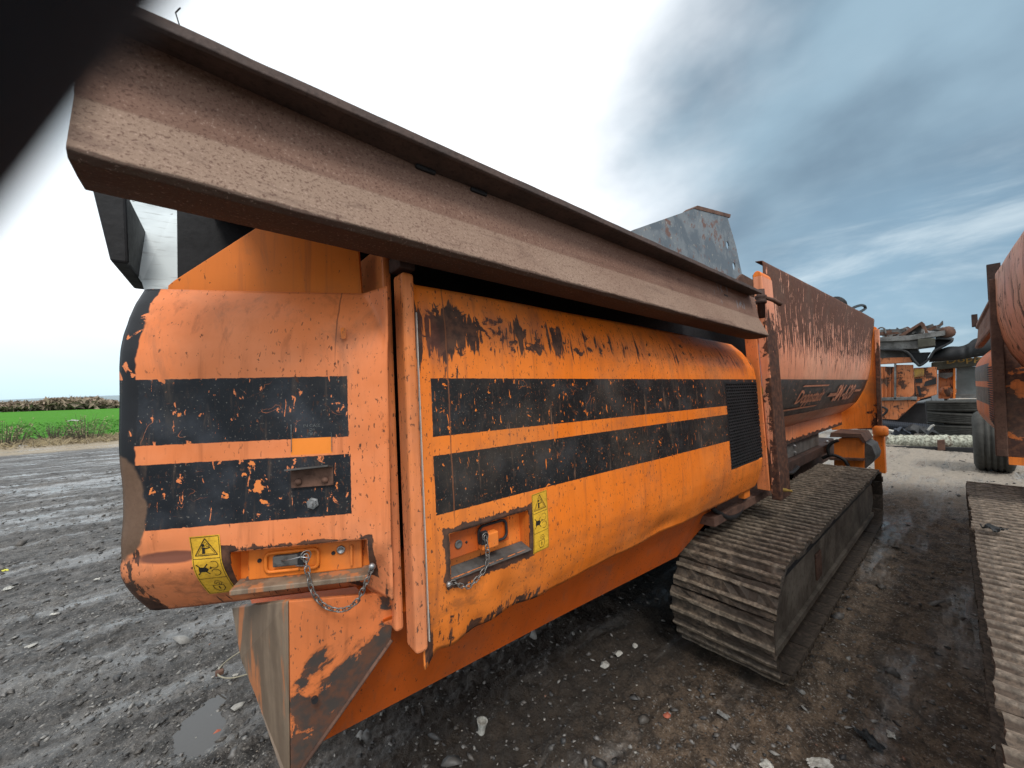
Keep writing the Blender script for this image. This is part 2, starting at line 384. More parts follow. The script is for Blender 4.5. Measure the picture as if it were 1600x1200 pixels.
def mk_beam():
    m, g, b, P, UV = newmat('fine_pitted_rust')
    n = g.noise(P, 2.2, 5, .6); f = g.noise(P, 170, 3, .65); f2 = g.noise(P, 75, 4, .6); s = g.noise(g.scl(P, (1.5, 30, 30)), 1., 4, .6)
    c = g.mix(g.sm(n, .35, .65), (.168, .094, .068), (.215, .130, .097))
    c = g.mix(g.mul(g.sm(s, .5, .75), .25), c, (.13, .07, .05))
    z = g.sep(P)[2]
    x_ = g.sep(P)[0]; kz = g.sub(2.066, g.mul(x_, .0102))
    c = g.mix(g.mul(g.sm(g.sub(z, kz), .004, -.004), g.sm(n, .3, .7, .45, .75)), c, (.27, .195, .145))  # lower face painted lighter, for the light on its upward slope
    lz = g.sub(1.963, g.mul(x_, .014)); mud_shade = g.sm(g.add(g.sub(z, lz), g.mul(g.sub(g.noise(P, 26, 5, .7), .5), .016)), .0, -.004)
    c = g.mix(g.mul(mud_shade, .85), c, (.060, .038, .028))  # caked mud and the underside's shade, painted as one dark tone
    c = g.mix(g.mul(g.sm(f, .54, .64), .7), c, (.085, .042, .032)); c = g.mix(g.mul(g.sm(f2, .60, .70), .35), c, (.10, .05, .038))
    c = g.mix(g.mul(g.sm(f, .40, .33), .35), c, (.46, .33, .27))
    sc2 = g.mul(g.sm(g.noise(g.scl(P, (26, 26, 12)), 1., 4, .6), .60, .63), g.mul(g.sm(g.sep(P)[0], 1.95, 2.4), g.sm(z, 2.05, 2.08)))
    c = g.mix(g.mul(sc2, .8), c, (.22, .24, .26))
    c = g.mix(g.mul(g.sm(g.noise(g.scl(P, (3, 3, 16)), 1., 6, .7, .8), .52, .68), .5), c, (.075, .042, .034))
    fin(g, b, c, .82, g.bump(g.add(f, g.mul(f2, .8)), .45, .0035), None, .2); return m
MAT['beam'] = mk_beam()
MAT['rust_dark'] = simple('dark_rust', (.060, .032, .024), .75, .5, 6, col2=(.030, .018, .015), bump=.35)
MAT['rust_mid'] = simple('brown_rust', (.14, .075, .052), .8, .5, 7, col2=(.07, .038, .028), bump=.35)
MAT['dark'] = simple('grimy_black_steel', (.020, .020, .022), .6, .4, 5, bump=.2)
MAT['grey'] = simple('dusty_grey_steel', (.11, .105, .10), .6, .5, 6, col2=(.05, .046, .042))
MAT['galv'] = simple('bare_zinc_steel', (.42, .42, .42), .38, .4, 40, metal=.8, bump=.1)
MAT['chain'] = simple('worn_chain_steel', (.30, .28, .26), .42, .5, 90, metal=.7, bump=.2)
MAT['rubber'] = simple('dusty_rubber', (.055, .055, .050), .85, .4, 9, col2=(.035, .035, .032), bump=.3)
MAT['hose'] = simple('black_hose', (.015, .015, .016), .5, .3, 12)
MAT['white'] = simple('white_seal', (.50, .47, .42), .6, .2, 30, bump=.05)
MAT['yellow'] = simple('sticker_yellow', (.74, .44, .035), .45, .3, 18, col2=(.55, .31, .03), bump=.05)
MAT['ink'] = simple('sticker_black', (.020, .018, .014), .5, .2, 20, bump=.02)
MAT['print'] = simple('grey_print', (.17, .18, .18), .6, .4, 200, col2=(.05, .05, .05), bump=.02)
def mk_plate():
    m, g, b, P, UV = newmat('mottled_blue_grey_plate')
    n = g.noise(P, 3.5, 8, .68, .4); n2 = g.noise(P, 11, 6, .65)
    c = g.mix(g.sm(n, .42, .56), (.085, .105, .125), (.15, .17, .185))
    c = g.mix(g.sm(g.add(g.mul(n2, .7), g.mul(n, .3)), .545, .60), c, (.125, .062, .045))
    c = g.mix(g.sm(g.noise(P, 26, 5, .65), .60, .70), c, (.30, .28, .24))
    fin(g, b, c, .6, g.bump(n2, .3, .01)); return m
MAT['plate'] = mk_plate()
def mk_greyplate():
    m, g, b, P, UV = newmat('scratched_pale_grey_plate')
    n = g.noise(P, 4, 6, .6); s = g.noise(g.scl(P, (12, 12, 90)), 1., 4, .6)
    c = g.mix(g.sm(n, .4, .65), (.50, .55, .56), (.38, .42, .43)); c = g.mix(g.mul(g.sm(s, .55, .75), .5), c, (.16, .16, .15))
    c = g.mix(g.sm(g.noise(P, 13, 3, .6, .5), .70, .71), c, (.05, .03, .025))
    fin(g, b, c, .45, g.bump(s, .1, .004)); return m
MAT['pale'] = mk_greyplate()
def mk_track(name, a, b2, c3):
    m, g, b, P, UV = newmat(name)
    n = g.noise(P, 3, 6, .65); n2 = g.noise(P, 38, 5, .65)
    c = g.mix(g.sm(n, .38, .62), a, b2)
    c = g.mix(g.sm(n2, .42, .60), c, tuple(x*.32 for x in a))
    z = g.sep(UV)[1]
    c = g.mix(g.mul(g.sm(z, .55, .95), g.sm(n2, .3, .6, .9, .3)), c, c3)
    fin(g, b, c, g.sub(.78, g.mul(g.sm(z, .5, 1.), .2)), g.bump(g.add(n2, n), .6, .008)); return m
MAT['pad'] = mk_track('mud_caked_track_steel', (.11, .080, .055), (.050, .036, .026), (.30, .24, .175))
MAT['pad2'] = mk_track('dry_tan_track_steel', (.145, .108, .078), (.07, .05, .037), (.29, .235, .18))

# ---------------------------------------------------------------- ground
puddles = [(.03, 2.50, .085, .15), (.10, 2.66, .05, .06)]
def ground_h(x, y):
    r = np.hypot(x, y)
    fade = 1-sstep(r, 25, 60)
    h = .030*fbm(x, y, .7, 3, 3)
    # wheel ruts running along the yard
    yr = y+.10*x+.25*np.sin(x*.4)
    ruts = np.sin(yr*2.1)*.018+.010*np.sin(yr*5.3+1.3)
    h = h+ruts*(1-sstep(x, .5, 3))*(.4+.6*sstep(y, 2, 5))
    fine = .026*fbm(x, y, 3.5, 3, 11)+.030*np.abs(fbm(x, y, 9., 3, 21))*1.2+.018*fbm(x, y, 22., 3, 31, .62)+.009*fbm(x, y, 55., 2, 41, .6)
    lump = sstep(fbm(x, y, 1.6, 3, 51), .05, .5)
    h = h+fine*(.75+.7*lump)
    under = sstep(x, .3, .9)*(1-sstep(y, 2.9, 3.6))*sstep(y, .9, 1.3)
    h = h+under*.030*np.abs(fbm(x, y, 5., 4, 61))
    # flattened below the tracks
    for (x0, x1, y0, y1) in ((2.3, 6.1, .66, 1.26), (1.2, 6.2, -.58, .06), (2.3, 6.1, 2.6, 3.2)):
        k = sstep(x, x0-.12, x0+.05)*(1-sstep(x, x1-.05, x1+.12))*sstep(y, y0-.06, y0+.02)*(1-sstep(y, y1-.02, y1+.06))
        rim = np.exp(-((y-y0+.03)/.05)**2)*(x > x0-.1)*(x < x1)
        h = h*(1-k)-.004*k+.016*rim*(1-k)*(.6+fbm(x, y, 8, 2, 5))
    for (a, b, rx, ry) in puddles:
        d = np.hypot((x-a)/rx, (y-b)/ry)+.35*fbm(x, y, 7, 3, 71)
        k = 1-sstep(d, .8, 1.5); h = h*(1-k)+(-.026)*k
    # the raised verge along the field
    h = h+.14*np.exp(-((y-24.2+.012*x)/1.3)**2)+.03*fbm(x, y, 1.5, 3, 81)*np.exp(-((y-24.2)/2.)**2)
    h = h*fade+(1-fade)*.0
    return h
def mk_ground():
    m, g, b, P, UV = newmat('wet_dirt_and_crushed_gravel')
    s = g.sep(P); x, y = s[0], s[1]
    n = g.noise(P, .8, 6, .6); n2 = g.noise(P, 9, 6, .68); n3 = g.noise(P, 70, 5, .7)
    left = g.sm(g.add(g.sub(x, g.mul(y, .16)), g.mul(g.sub(n, .5), 1.2)), .9, -.4)
    brown = g.mix(g.sm(n2, .38, .62), (.150, .104, .068), (.046, .032, .021))
    grey = g.mix(g.sm(n2, .36, .62), (.108, .101, .094), (.032, .030, .028))
    c = g.mix(left, brown, grey)
    c = g.mix(g.mul(g.sm(n, .52, .72), .45), c, (.135, .118, .10))
    c = g.mix(g.mul(g.sm(n3, .46, .34), .85), c, (.014, .012, .010))  # hollows of the grit darkened, their shade painted in
    c = g.mix(g.mul(g.sm(n3, .55, .66), .6), c, (.31, .29, .26))
    vo = g.vor(P, 55, 'F1', 'Color'); vd = g.vor(P, 55)
    fl = g.mul(g.mul(g.sm(g.sep(vo)[0], .955, .96), g.sm(vd, .30, .22)), g.sm(n2, .45, .55))
    c = g.mix(fl, c, (.42, .40, .36))
    vo2 = g.vor(P, 170, 'F1', 'Color'); c = g.mix(g.mul(g.mul(g.sm(g.sep(vo2)[0], .95, .96), g.sm(n, .42, .6)), .7), c, (.36, .33, .29))
    far = g.sm(g.add(x, g.mul(n2, 2.)), 8., 10.5)
    c = g.mix(g.mul(far, .75), c, g.mix(n2, (.42, .37, .31), (.22, .19, .15)))
    # shade beneath the machine, painted into the ground colour
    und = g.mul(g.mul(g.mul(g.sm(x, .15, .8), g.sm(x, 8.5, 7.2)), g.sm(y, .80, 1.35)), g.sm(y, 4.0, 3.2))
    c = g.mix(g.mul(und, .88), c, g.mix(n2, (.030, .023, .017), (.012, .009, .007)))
    # dry straw strip along the verge
    ve = g.m('ABSOLUTE', g.sub(g.add(y, g.mul(g.sub(n2, .5), 1.6)), 22.6))
    c = g.mix(g.mul(g.sm(ve, 2.6, 1.6), g.inv(far)), c, g.mix(n2, (.36, .29, .19), (.20, .16, .11)))
    c = g.mix(g.sm(y, 25.0, 25.6), c, (.06, .11, .03))
    c = g.mix(g.sm(g.vm('LENGTH', P, out=1), 200, 500), c, (.10, .13, .07))
    # glazed, compacted wheel tracks shine
    streak = g.noise(g.scl(P, (.35, 2.4, 1)), 1.1, 4, .6)
    wet = g.mul(g.sm(streak, .47, .60), g.sm(g.noise(P, 2.2, 4, .6), .30, .50))
    lane = g.m('ABSOLUTE', g.sub(g.add(y, g.mul(x, .10)), g.add(3.45, g.mul(g.sub(n, .5), .6))))
    lane = g.mn(lane, g.m('ABSOLUTE', g.sub(y, g.add(8.9, g.mul(g.sub(n, .5), 1.2)))))
    lane = g.mn(lane, g.m('ABSOLUTE', g.sub(y, g.add(11.6, g.mul(g.sub(n, .5), 1.2)))))
    wet = g.mx(wet, g.mul(g.mul(g.sm(lane, .34, .05), g.sm(x, .5, .0)), g.sm(n2, .34, .50)))
    r = g.sub(g.add(g.sub(.58, g.mul(left, .12)), g.mul(n3, .3)), g.mul(wet, .5))
    c = g.mix(g.mul(wet, .35), c, (.17, .17, .165))  # part of the wet sheen is painted in as a paler colour
    h = g.add(g.add(g.mul(n3, 1.), g.mul(n2, .8)), g.mul(g.noise(P, 24, 5, .7, .4), 1.4))
    fin(g, b, c, r, g.bump(g.mul(h, g.sub(1., g.mul(wet, .85))), .95, .016), None, .38); return m
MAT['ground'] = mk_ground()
def build_ground():
    ac = math.atan2(RW[1] @ [0, 0, -1], RW[0] @ [0, 0, -1])
    na = 660; half = math.radians(60)
    ang = np.concatenate([ac-half+np.arange(na+1)/na*2*half, ac+half+(np.arange(1, 60))/60*(2*math.pi-2*half)])
    R = [.55]
    while R[-1] < 14: R.append(R[-1]*1.0062)
    while R[-1] < 90: R.append(R[-1]*1.02)
    while R[-1] < 3800: R.append(R[-1]*1.15)
    R = np.array(R); A, B = np.meshgrid(ang, R)
    x = (B*np.cos(A)).ravel(); y = (B*np.sin(A)).ravel(); z = ground_h(x, y)
    na_, nr = len(ang), len(R)
    x = np.append(x, 0); y = np.append(y, 0); z = np.append(z, 0)
    i = np.arange(nr-1)[:, None]*na_+np.arange(na_)[None, :]; j = np.arange(nr-1)[:, None]*na_+((np.arange(na_)+1) % na_)[None, :]
    q = np.stack([i, j, j+na_, i+na_], -1).reshape(-1, 4)[:, ::-1]
    tri = [[len(x)-1, (k+1) % na_, k][::-1] for k in range(na_)]
    me = bpy.data.meshes.new('ground'); nv = len(x)
    me.vertices.add(nv); me.vertices.foreach_set('co', np.stack([x, y, z], -1).astype(np.float32).ravel())
    nq = len(q); nt_ = len(tri); loops = np.concatenate([q.ravel(), np.array(tri).ravel()]).astype(np.int32)
    me.loops.add(len(loops)); me.loops.foreach_set('vertex_index', loops)
    me.polygons.add(nq+nt_); me.polygons.foreach_set('loop_start', np.concatenate([np.arange(nq)*4, nq*4+np.arange(nt_)*3]).astype(np.int32))
    me.update(calc_edges=True); me.validate()
    me.polygons.foreach_set('use_smooth', [True]*len(me.polygons))
    o = link(me, 'ground', MAT['ground'], normals=False); tagp(o, kind='structure')
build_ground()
gh = lambda x, y: float(ground_h(np.array([float(x)]), np.array([float(y)]))[0])
def mk_water():
    m, g, b, P, UV = newmat('muddy_water'); fin(g, b, (.06, .055, .05), .04, g.bump(g.noise(P, 18, 2), .03, .01), None, .6); return m
MAT['water'] = mk_water()
for k, (a, b, rx, ry) in enumerate(puddles):
    mb = MB(); mb.face([(a+rx*1.5*math.cos(t)*(1+.15*math.sin(3*t)), b+ry*1.5*math.sin(t)*(1+.12*math.cos(2*t)), -.0135-.004*k) for t in [2*math.pi*i/28 for i in range(28)]])
    tagp(mb.build('puddle', MAT['water']), kind='structure')

# gravel: real stones, thickest near the camera
def build_stones(name, mat, n, rmax, smin, smax, region=None, seed=1, flat=.45):
    r_ = np.random.default_rng(seed)
    ac = math.atan2(RW[1] @ [0, 0, -1], RW[0] @ [0, 0, -1])
    A = ac+(r_.random(n)-.5)*math.radians(128); B = .9*(rmax/.9)**r_.random(n)
    x = B*np.cos(A); y = B*np.sin(A)
    if region is not None: k = region(x, y, r_); x, y, B = x[k], y[k], B[k]; n = len(x)
    for (x0, x1, y0, y1) in ((2.3, 6.1, .70, 1.24), (1.2, 6.2, -.56, .0)):
        k = ~((x > x0) & (x < x1) & (y > y0) & (y < y1)); x, y, B = x[k], y[k], B[k]; n = len(x)
    z = ground_h(x, y)
    S = (smin+(smax-smin)*r_.random(n)**3)*(.7+.3*np.minimum(B, 6)/2.)
    base = np.array([(1, 0, 0), (-1, 0, 0), (0, 1, 0), (0, -1, 0), (0, 0, 1), (.62, .62, .1), (-.6, .6, .2), (-.6, -.6, 0), (.6, -.6, .15), (0, 0, -1)], float)
    tri = []
    bm = bmesh.new(); vs_ = [bm.verts.new(p) for p in base]; bmesh.ops.convex_hull(bm, input=vs_); bm.verts.ensure_lookup_table(); bm.verts.index_update()
    for f in bm.faces: tri.append([v.index for v in f.verts])
    base = np.array([v.co[:] for v in bm.verts]); bm.free(); nb = len(base)
    tri = [t for f in tri for t in ([f] if len(f) == 3 else [[f[0], f[k], f[k+1]] for k in range(1, len(f)-1)])]
    tri = np.array(tri)
    J = base[None]*(1+(r_.random((n, nb, 3))-.5)*.7)
    sc3 = np.stack([S*(.8+.7*r_.random(n)), S*(.6+.5*r_.random(n)), S*(flat*(.6+.8*r_.random(n)))], -1)
    J = J*sc3[:, None, :]; th = r_.random(n)*6.283; c_, s_ = np.cos(th)[:, None], np.sin(th)[:, None]
    tx = (r_.random(n)-.5)[:, None]*1.0
    X = J[..., 0]*c_-J[..., 1]*s_+x[:, None]; Y = J[..., 0]*s_+J[..., 1]*c_+y[:, None]; Z = J[..., 2]+J[..., 0]*tx+z[:, None]+(S*flat*.25)[:, None]
    co_ = np.stack([X, Y, Z], -1).reshape(-1, 3); fa = (tri[None]+(np.arange(n)*nb)[:, None, None]).reshape(-1, 3)
    me = bpy.data.meshes.new(name); me.vertices.add(len(co_)); me.vertices.foreach_set('co', co_.astype(np.float32).ravel())
    me.loops.add(fa.size); me.loops.foreach_set('vertex_index', fa.astype(np.int32).ravel()); me.polygons.add(len(fa))
    me.polygons.foreach_set('loop_start', (np.arange(len(fa))*3).astype(np.int32)); me.update(calc_edges=True)
    cid = r_.random(n).astype(np.float32); at_ = me.attributes.new('cid', 'FLOAT', 'POINT'); at_.data.foreach_set('value', np.repeat(cid, nb))
    o = link(me, name, mat, normals=False); return o
def mk_stone(name, ramp):
    m, g, b, P, UV = newmat(name)
    a = g.n('ShaderNodeAttribute', attribute_name='cid').outputs['Fac']
    cr = g.n('ShaderNodeValToRGB'); g.put(cr.inputs[0], a); e = cr.color_ramp.elements; cr.color_ramp.interpolation = 'CONSTANT'
    e[0].position = 0; e[0].color = ramp[0]+(1,); e[1].position = 1.; e[1].color = ramp[-1]+(1,)
    for i, c in enumerate(ramp[1:-1]): q = e.new((i+1)/(len(ramp)-1)); q.color = c+(1,)
    n = g.noise(P, 60, 4, .6)
    fin(g, b, g.mix(g.mul(n, .7), cr.outputs[0], (.04, .035, .03)), g.add(.35, g.mul(n, .4)), g.bump(n, .3, .003)); return m
MAT['gravel'] = mk_stone('mixed_wet_gravel', [(.03, .03, .03), (.10, .095, .09), (.22, .21, .20), (.085, .075, .065), (.05, .05, .052), (.30, .29, .27), (.13, .12, .11), (.06, .052, .045)])
MAT['chips'] = mk_stone('pale_rubble_chips', [(.42, .40, .36), (.50, .47, .42), (.30, .28, .25), (.36, .30, .24), (.28, .14, .09), (.55, .53, .5)])
tagp(build_stones('gravel', MAT['gravel'], 46000, 14, .004, .016, lambda x, y, r: (x < .2)*(r.random(len(x)) < .8) | (r.random(len(x)) < .28), 5), 'small wet grey gravel scattered over the muddy yard', 'gravel', kind='stuff')
tagp(build_stones('rubble_chips', MAT['chips'], 3600, 13, .0025, .009, lambda x, y, r: (x > 1.0) & (y < .75) | (r.random(len(x)) < .3), 9, .35), 'pale stone and glass chips trodden into the mud', 'rubble', kind='stuff')
tagp(build_stones('rubble_lumps', MAT['gravel'], 420, 9, .014, .040, None, 14, .6), 'fist sized lumps of broken stone and mud', 'rubble', kind='stuff')

# ---------------------------------------------------------------- field, verge, hedge, hills
def mk_field():
    m, g, b, P, UV = newmat('young_green_crop')
    n = g.noise(g.scl(P, (.25, 1.6, 1)), 1., 5, .65); n2 = g.noise(P, 5, 5, .7); n3 = g.noise(P, .05, 3, .5)
    c = g.mix(g.sm(n, .35, .65), (.070, .235, .028), (.040, .150, .017))
    c = g.mix(g.mul(g.sm(n2, .45, .7), .6), c, (.12, .29, .045)); c = g.mix(g.mul(n3, .35), c, (.09, .22, .04))
    fin(g, b, c, .95, g.bump(n2, .8, .08), None, .02); return m
MAT['field'] = mk_field()
mb = MB(); xs = [-300, -160, -80, -50, -30, -20, -12, -6, 0, 6, 20, 60, 120, 260]; ys = [25.2, 26, 28, 32, 40, 55, 80, 120, 178]
for i in range(len(xs)-1):
    for j in range(len(ys)-1): mb.face([(xs[a], ys[b_]-.012*xs[a] if b_ == 0 else ys[b_], .10+(.06*(ys[b_]-25)/150)) for a, b_ in ((i, j), (i+1, j), (i+1, j+1), (i, j+1))])
tagp(mb.build('field', MAT['field']), kind='structure')
def blades(name, mat, n, area, hmin, hmax, wid, seed, label, cat, blade=3, spread=.06, base=None):
    r_ = np.random.default_rng(seed); x, y = area(n, r_); z = ground_h(x, y) if base is None else np.full(n, base)
    P = []; Fc = []
    k = 0
    for i in range(n):
        for q in range(blade):
            a = r_.random()*6.283; h = hmin+(hmax-hmin)*r_.random(); l = spread*(1+r_.random()*2); w = wid*(.6+.8*r_.random())
            cx, cy = x[i]+(r_.random()-.5)*spread, y[i]+(r_.random()-.5)*spread
            dx, dy = math.cos(a), math.sin(a)
            P += [(cx-dy*w, cy+dx*w, z[i]-.02), (cx+dy*w, cy-dx*w, z[i]-.02), (cx+dx*l*.5, cy+dy*l*.5, z[i]+h*.7), (cx+dx*l, cy+dy*l, z[i]+h)]
            Fc += [[k, k+1, k+2], [k+1, k+3, k+2]]; k += 4
    me = bpy.data.meshes.new(name); me.from_pydata(P, [], Fc); o = link(me, name, mat, normals=False)
    return tagp(o, label, cat, kind='stuff')
MAT['crop'] = simple('crop_leaf', (.10, .27, .04), .6, .3, 3, col2=(.07, .20, .03))
MAT['straw'] = simple('dry_straw', (.40, .33, .20), .8, .3, 3, col2=(.24, .19, .12))
MAT['weed'] = simple('grey_weed_stem', (.10, .085, .06), .8, .3, 6)
blades('crop_plants', MAT['crop'], 13000, lambda n, r: (lambda y: (-1.1*y+(r.random(n)*1.5)*y+2., y))(25.4+28*r.random(n)**1.6), .05, .16, .03, 3, 'short bright green crop seedlings in the field', 'crop', 3, .12, .08)
blades('dry_grass', MAT['straw'], 3600, lambda n, r: (-26+46*r.random(n), 22.7+2.6*r.random(n)), .05, .22, .012, 4, 'dead straw coloured grass along the edge of the field', 'grass', 4, .10)
def weed(px, py, w, h, seed, label):
    r_ = random.Random(seed); p = at(px, py, Z=.1); t = thing('dead_weed_clump', label, 'weeds', (p[0], p[1], gh(p[0], p[1])-.02))
    st = MB(); lf = MB()
    for i in range(70):
        a = r_.random()*6.28; rr = w*.5*r_.random()**.6; bx, by = rr*math.cos(a)*.6, rr*math.sin(a)*.4; hh = h*(.4+.7*r_.random())*(1-.4*rr/w)
        tx, ty = rr*math.cos(a)*1.3, rr*math.sin(a)
        st.tube([(p[0]+bx, p[1]+by, p[2]-.15), (p[0]+(bx+tx)/2, p[1]+(by+ty)/2, p[2]+hh*.6), (p[0]+tx, p[1]+ty, p[2]+hh)], [.010, .007, .003], 3)
        for k in range(5):
            u = .3+.7*r_.random(); q = V(p[0]+bx+(tx-bx)*u, p[1]+by+(ty-by)*u, p[2]+hh*u); d = V(r_.uniform(-1, 1), r_.uniform(-1, 1), r_.uniform(-.3, 1))*.07
            lf.face([q, q+d, q+d*.6+V(.02, .01, .02)])
    st.build('stem', MAT['weed'], t)['kind'] = 'stuff'; lf.build('leaf_mass', MAT['straw'] if seed % 2 else MAT['weed'], t)['kind'] = 'stuff'
weed(8, 697, 1.6, 1.1, 1, 'pale dead weed clump at the far left end of the field edge')
weed(85, 690, 1.5, .75, 2, 'low dark bramble clump on the field edge, middle of three clumps')
weed(133, 688, 1.3, 1.15, 3, 'thin tall dry weed clump on the field edge nearest the orange machine')

MAT['hedge'] = simple('bare_hedge_twigs', (.24, .20, .16), .9, .3, .6, col2=(.17, .155, .11), bump=.1)  # twig colour lightened to carry the haze of distance
MAT['twigs'] = simple('bare_tree_twigs', (.33, .25, .19), .9, .3, .5, col2=(.24, .19, .14), bump=.1)
MAT['trunk'] = simple('far_trunk', (.07, .055, .045), .9)
def crown_mesh(cx, cy, z0, rx, ry, rz, n, seed, leaf):
    r_ = np.random.default_rng(seed); mb = MB()
    for i in range(n):
        d = r_.normal(size=3); d /= np.linalg.norm(d); rad = r_.random()**.4*(.75+.35*vnoise(np.array([d[0]*2+seed]), np.array([d[2]*2+d[1]]), seed)[0]*2)
        c = V(cx+d[0]*rx*rad, cy+d[1]*ry*rad, z0+rz+d[2]*rz*rad)
        a = r_.normal(size=3)*leaf; b = r_.normal(size=3)*leaf
        mb.face([c-a, c+b, c+a*.8-b*.4])
    return mb
p0 = at(0, 638, Z=0)
def tree(px, topy, w, Yd, seed, label):
    q = at(px, topy, Y=Yd); H = q[2]*.98; x = q[0]; t = thing('bare_tree', label, 'tree', (x, Yd, 0), 'bare trees along the far hedge')
    tr = MB().tube([(x, Yd, -.2), (x+.1, Yd, H*.3), (x, Yd, H*.6)], [.3, .22, .12], 6)
    for k in range(6):
        a = k*1.05+seed; tr.tube([(x, Yd, H*(.25+.05*k)), (x+math.cos(a)*w*.3, Yd+math.sin(a)*w*.2, H*(.6+.04*k))], [.12, .05], 4)
    tr.build('trunk', MAT['trunk'], t)
    crown_mesh(x, Yd, H*.15, w/2, w*.4, H*.46, 1500, seed, .5).build('crown', MAT['twigs'], t)
for i, (px, ty, w, l) in enumerate([(24, 628, 13, 'small low brown winter tree at the left end of the far hedge'), (98, 621, 12, 'rounded bare winter tree, tallest on the far hedge'),
        (76, 629, 10, 'low brown tree beside the tallest one on the far hedge'), (134, 622, 13, 'broad domed bare tree right of the tallest on the far hedge'), (155, 627, 9, 'small bare tree near the orange machine on the far hedge'), (176, 629, 9, 'last low bare tree on the far hedge, beside the orange machine')]):
    tree(px, ty, w, 172+i, 20+i, l)
mb = MB(); r_ = np.random.default_rng(8)
for i in range(13000):
    x = -190+420*r_.random(); y = 178+r_.random()*3; hh = 1.6+.5*vnoise(np.array([x*.12]), np.array([1.]), 4)[0]*2; z = .1+hh*r_.random()
    a = r_.normal(size=3)*.5; b = r_.normal(size=3)*.5; c = V(x, y, z); mb.face([c-a, c+b, c+a*.8-b*.4])
tagp(mb.build('hedgerow', MAT['hedge']), 'long low brown hedgerow closing the green field', 'hedge', kind='stuff')
def mk_hill():
    m, g, b, P, UV = newmat('distant_hill'); fin(g, b, g.mix(g.noise(P, .01, 4), (.17, .24, .28), (.24, .29, .30)), .9); return m  # blue distance haze is put into the hill colour
mb = MB(); xs = np.linspace(-2200, 2600, 60); hz = 26+14*np.array([fbm(np.array([x*.001]), np.array([.5]), 1., 3, 6)[0]*2 for x in xs])
for i in range(59):
    mb.face([(xs[i], 1900, -5), (xs[i+1], 1900, -5), (xs[i+1], 2200, hz[i+1]), (xs[i], 2200, hz[i])]); mb.face([(xs[i], 2200, hz[i]), (xs[i+1], 2200, hz[i+1]), (xs[i+1], 2600, -5), (xs[i], 2600, -5)])
tagp(mb.build('hills', mk_hill()), kind='structure')
#@@MACHINE@@
# ================================================================ the near machine
TL = math.tan(math.radians(2.2))
def lean(y, z): return y+TL*(z-1.6)
mach = thing('screening_machine', 'nearest orange tracked machine with black striped doors and a rusty top beam', 'machine', (3.5, 1.9, 0), 'tracked screening machines')
def skin(name, us, ss, pos, holes, mat, parent, solid=-.004, smooth=True, label=None):
    mb = MB(); nu, ns = len(us), len(ss)
    for s in ss:
        for u in us: k = mb.vert(pos(u, s)); mb.uv[k] = (u, s)
    for j in range(ns-1):
        for i in range(nu-1):
            cu, cs = (us[i]+us[i+1])/2, (ss[j]+ss[j+1])/2
            if any(h[0] < cu < h[1] and h[2] < cs < h[3] for h in holes): continue
            mb.f.append([j*nu+i, j*nu+i+1, (j+1)*nu+i+1, (j+1)*nu+i])
    me = bpy.data.meshes.new(name); me.from_pydata(mb.v, [], mb.f); l = me.uv_layers.new(name='UVMap')
    vi = np.empty(len(me.loops), np.int32); me.loops.foreach_get('vertex_index', vi)
    U = np.array([mb.uv[i] for i in range(len(mb.v))], np.float32); l.data.foreach_set('uv', U[vi].ravel())
    o = link(me, name, mat, parent, smooth, 0, label, 0, normals=False)
    if solid: q = o.modifiers.new('thickness', 'SOLIDIFY'); q.thickness = abs(solid); q.offset = -1 if solid < 0 else 1
    return o
def lin(a, b, step, extra=()):
    n = max(1, int(round((b-a)/step))); L = [a+(b-a)*i/n for i in range(n+1)]
    for e in extra:
        if a < e < b: k = min(range(1, n), key=lambda i: abs(L[i]-e)); L[k] = e
    return sorted(L)
def n2(x, y, f, s): return float(fbm(np.array([x]), np.array([y]), f, 3, s)[0])
# recess helper: walls and floor behind a hole of a skin
def recess(name, pos, hole, wfloor, mat, parent, n=10):
    """pos(u, s, w or None): on the skin if w is None, else at depth w behind the flat of the sheet"""
    u0, u1, s0, s1 = hole; mb = MB()
    ring = [(u0+(u1-u0)*i/n, s0) for i in range(n)]+[(u1, s0+(s1-s0)*i/4) for i in range(4)]+[(u1-(u1-u0)*i/n, s1) for i in range(n)]+[(u0, s1-(s1-s0)*i/4) for i in range(4)]
    a = [pos(u, s, None) for u, s in ring]; b = [pos(u, s, wfloor) for u, s in ring]
    for i in range(len(ring)): j = (i+1) % len(ring); mb.face([a[i], a[j], b[j], b[i]])
    mb.face(b)
    return mb.build(name, mat, parent)
# ---- the left (end) door
LA = math.radians(29); LD = V(-math.cos(LA), math.sin(LA), 0); LN = V(math.sin(LA), math.cos(LA), 0); LT = math.tan(math.radians(1.0))
LP0 = at(604, 620, Y=.93); LP0[2] = 1.6
def lflat(t, s, w): return LP0+LD*t+V(0, 0, s)+LN*(LT*s+w)
def facet(x, n):                       # a curve folded from n flat strips
    i = min(int(x*n), n-1); a, b = (i/n)**2, ((i+1)/n)**2; return a+(b-a)*(x*n-i)
def lw(t, s):
    w = 0
    if s > .08: w = min(.075*facet((s-.08)/.196, 5), max(0, (t+.004)*1.1))
    if s < -.355: w = min(.10*((-.355-s)/.145)**1.4, max(0, (t+.006)*1.2))
    w += .006*n2(t, s, 3.1, 5)+.0025*n2(t, s, 11, 9)
    d = math.hypot((t-.50)/.11, (s+.345)/.030); w += .010*math.exp(-d*d)          # long dent
    d = math.hypot((t-.575)/.045, (s+.23)/.09); w += .016*math.exp(-d*d)
    if t > .54: w += (t-.54)**2*9
    return w
def lpos(t, s, w=None):
    return lflat(t, s, lw(t, s) if w is None else w)
def lpx(px, py, w=0.):                         # sight line onto the plane of the left door
    r = RW @ cray(px, py); k = (LP0[:2] @ LN[:2]+w)/(r @ LN-LT*r[2]); p = r*k
    return p+V(0, 0, HC)
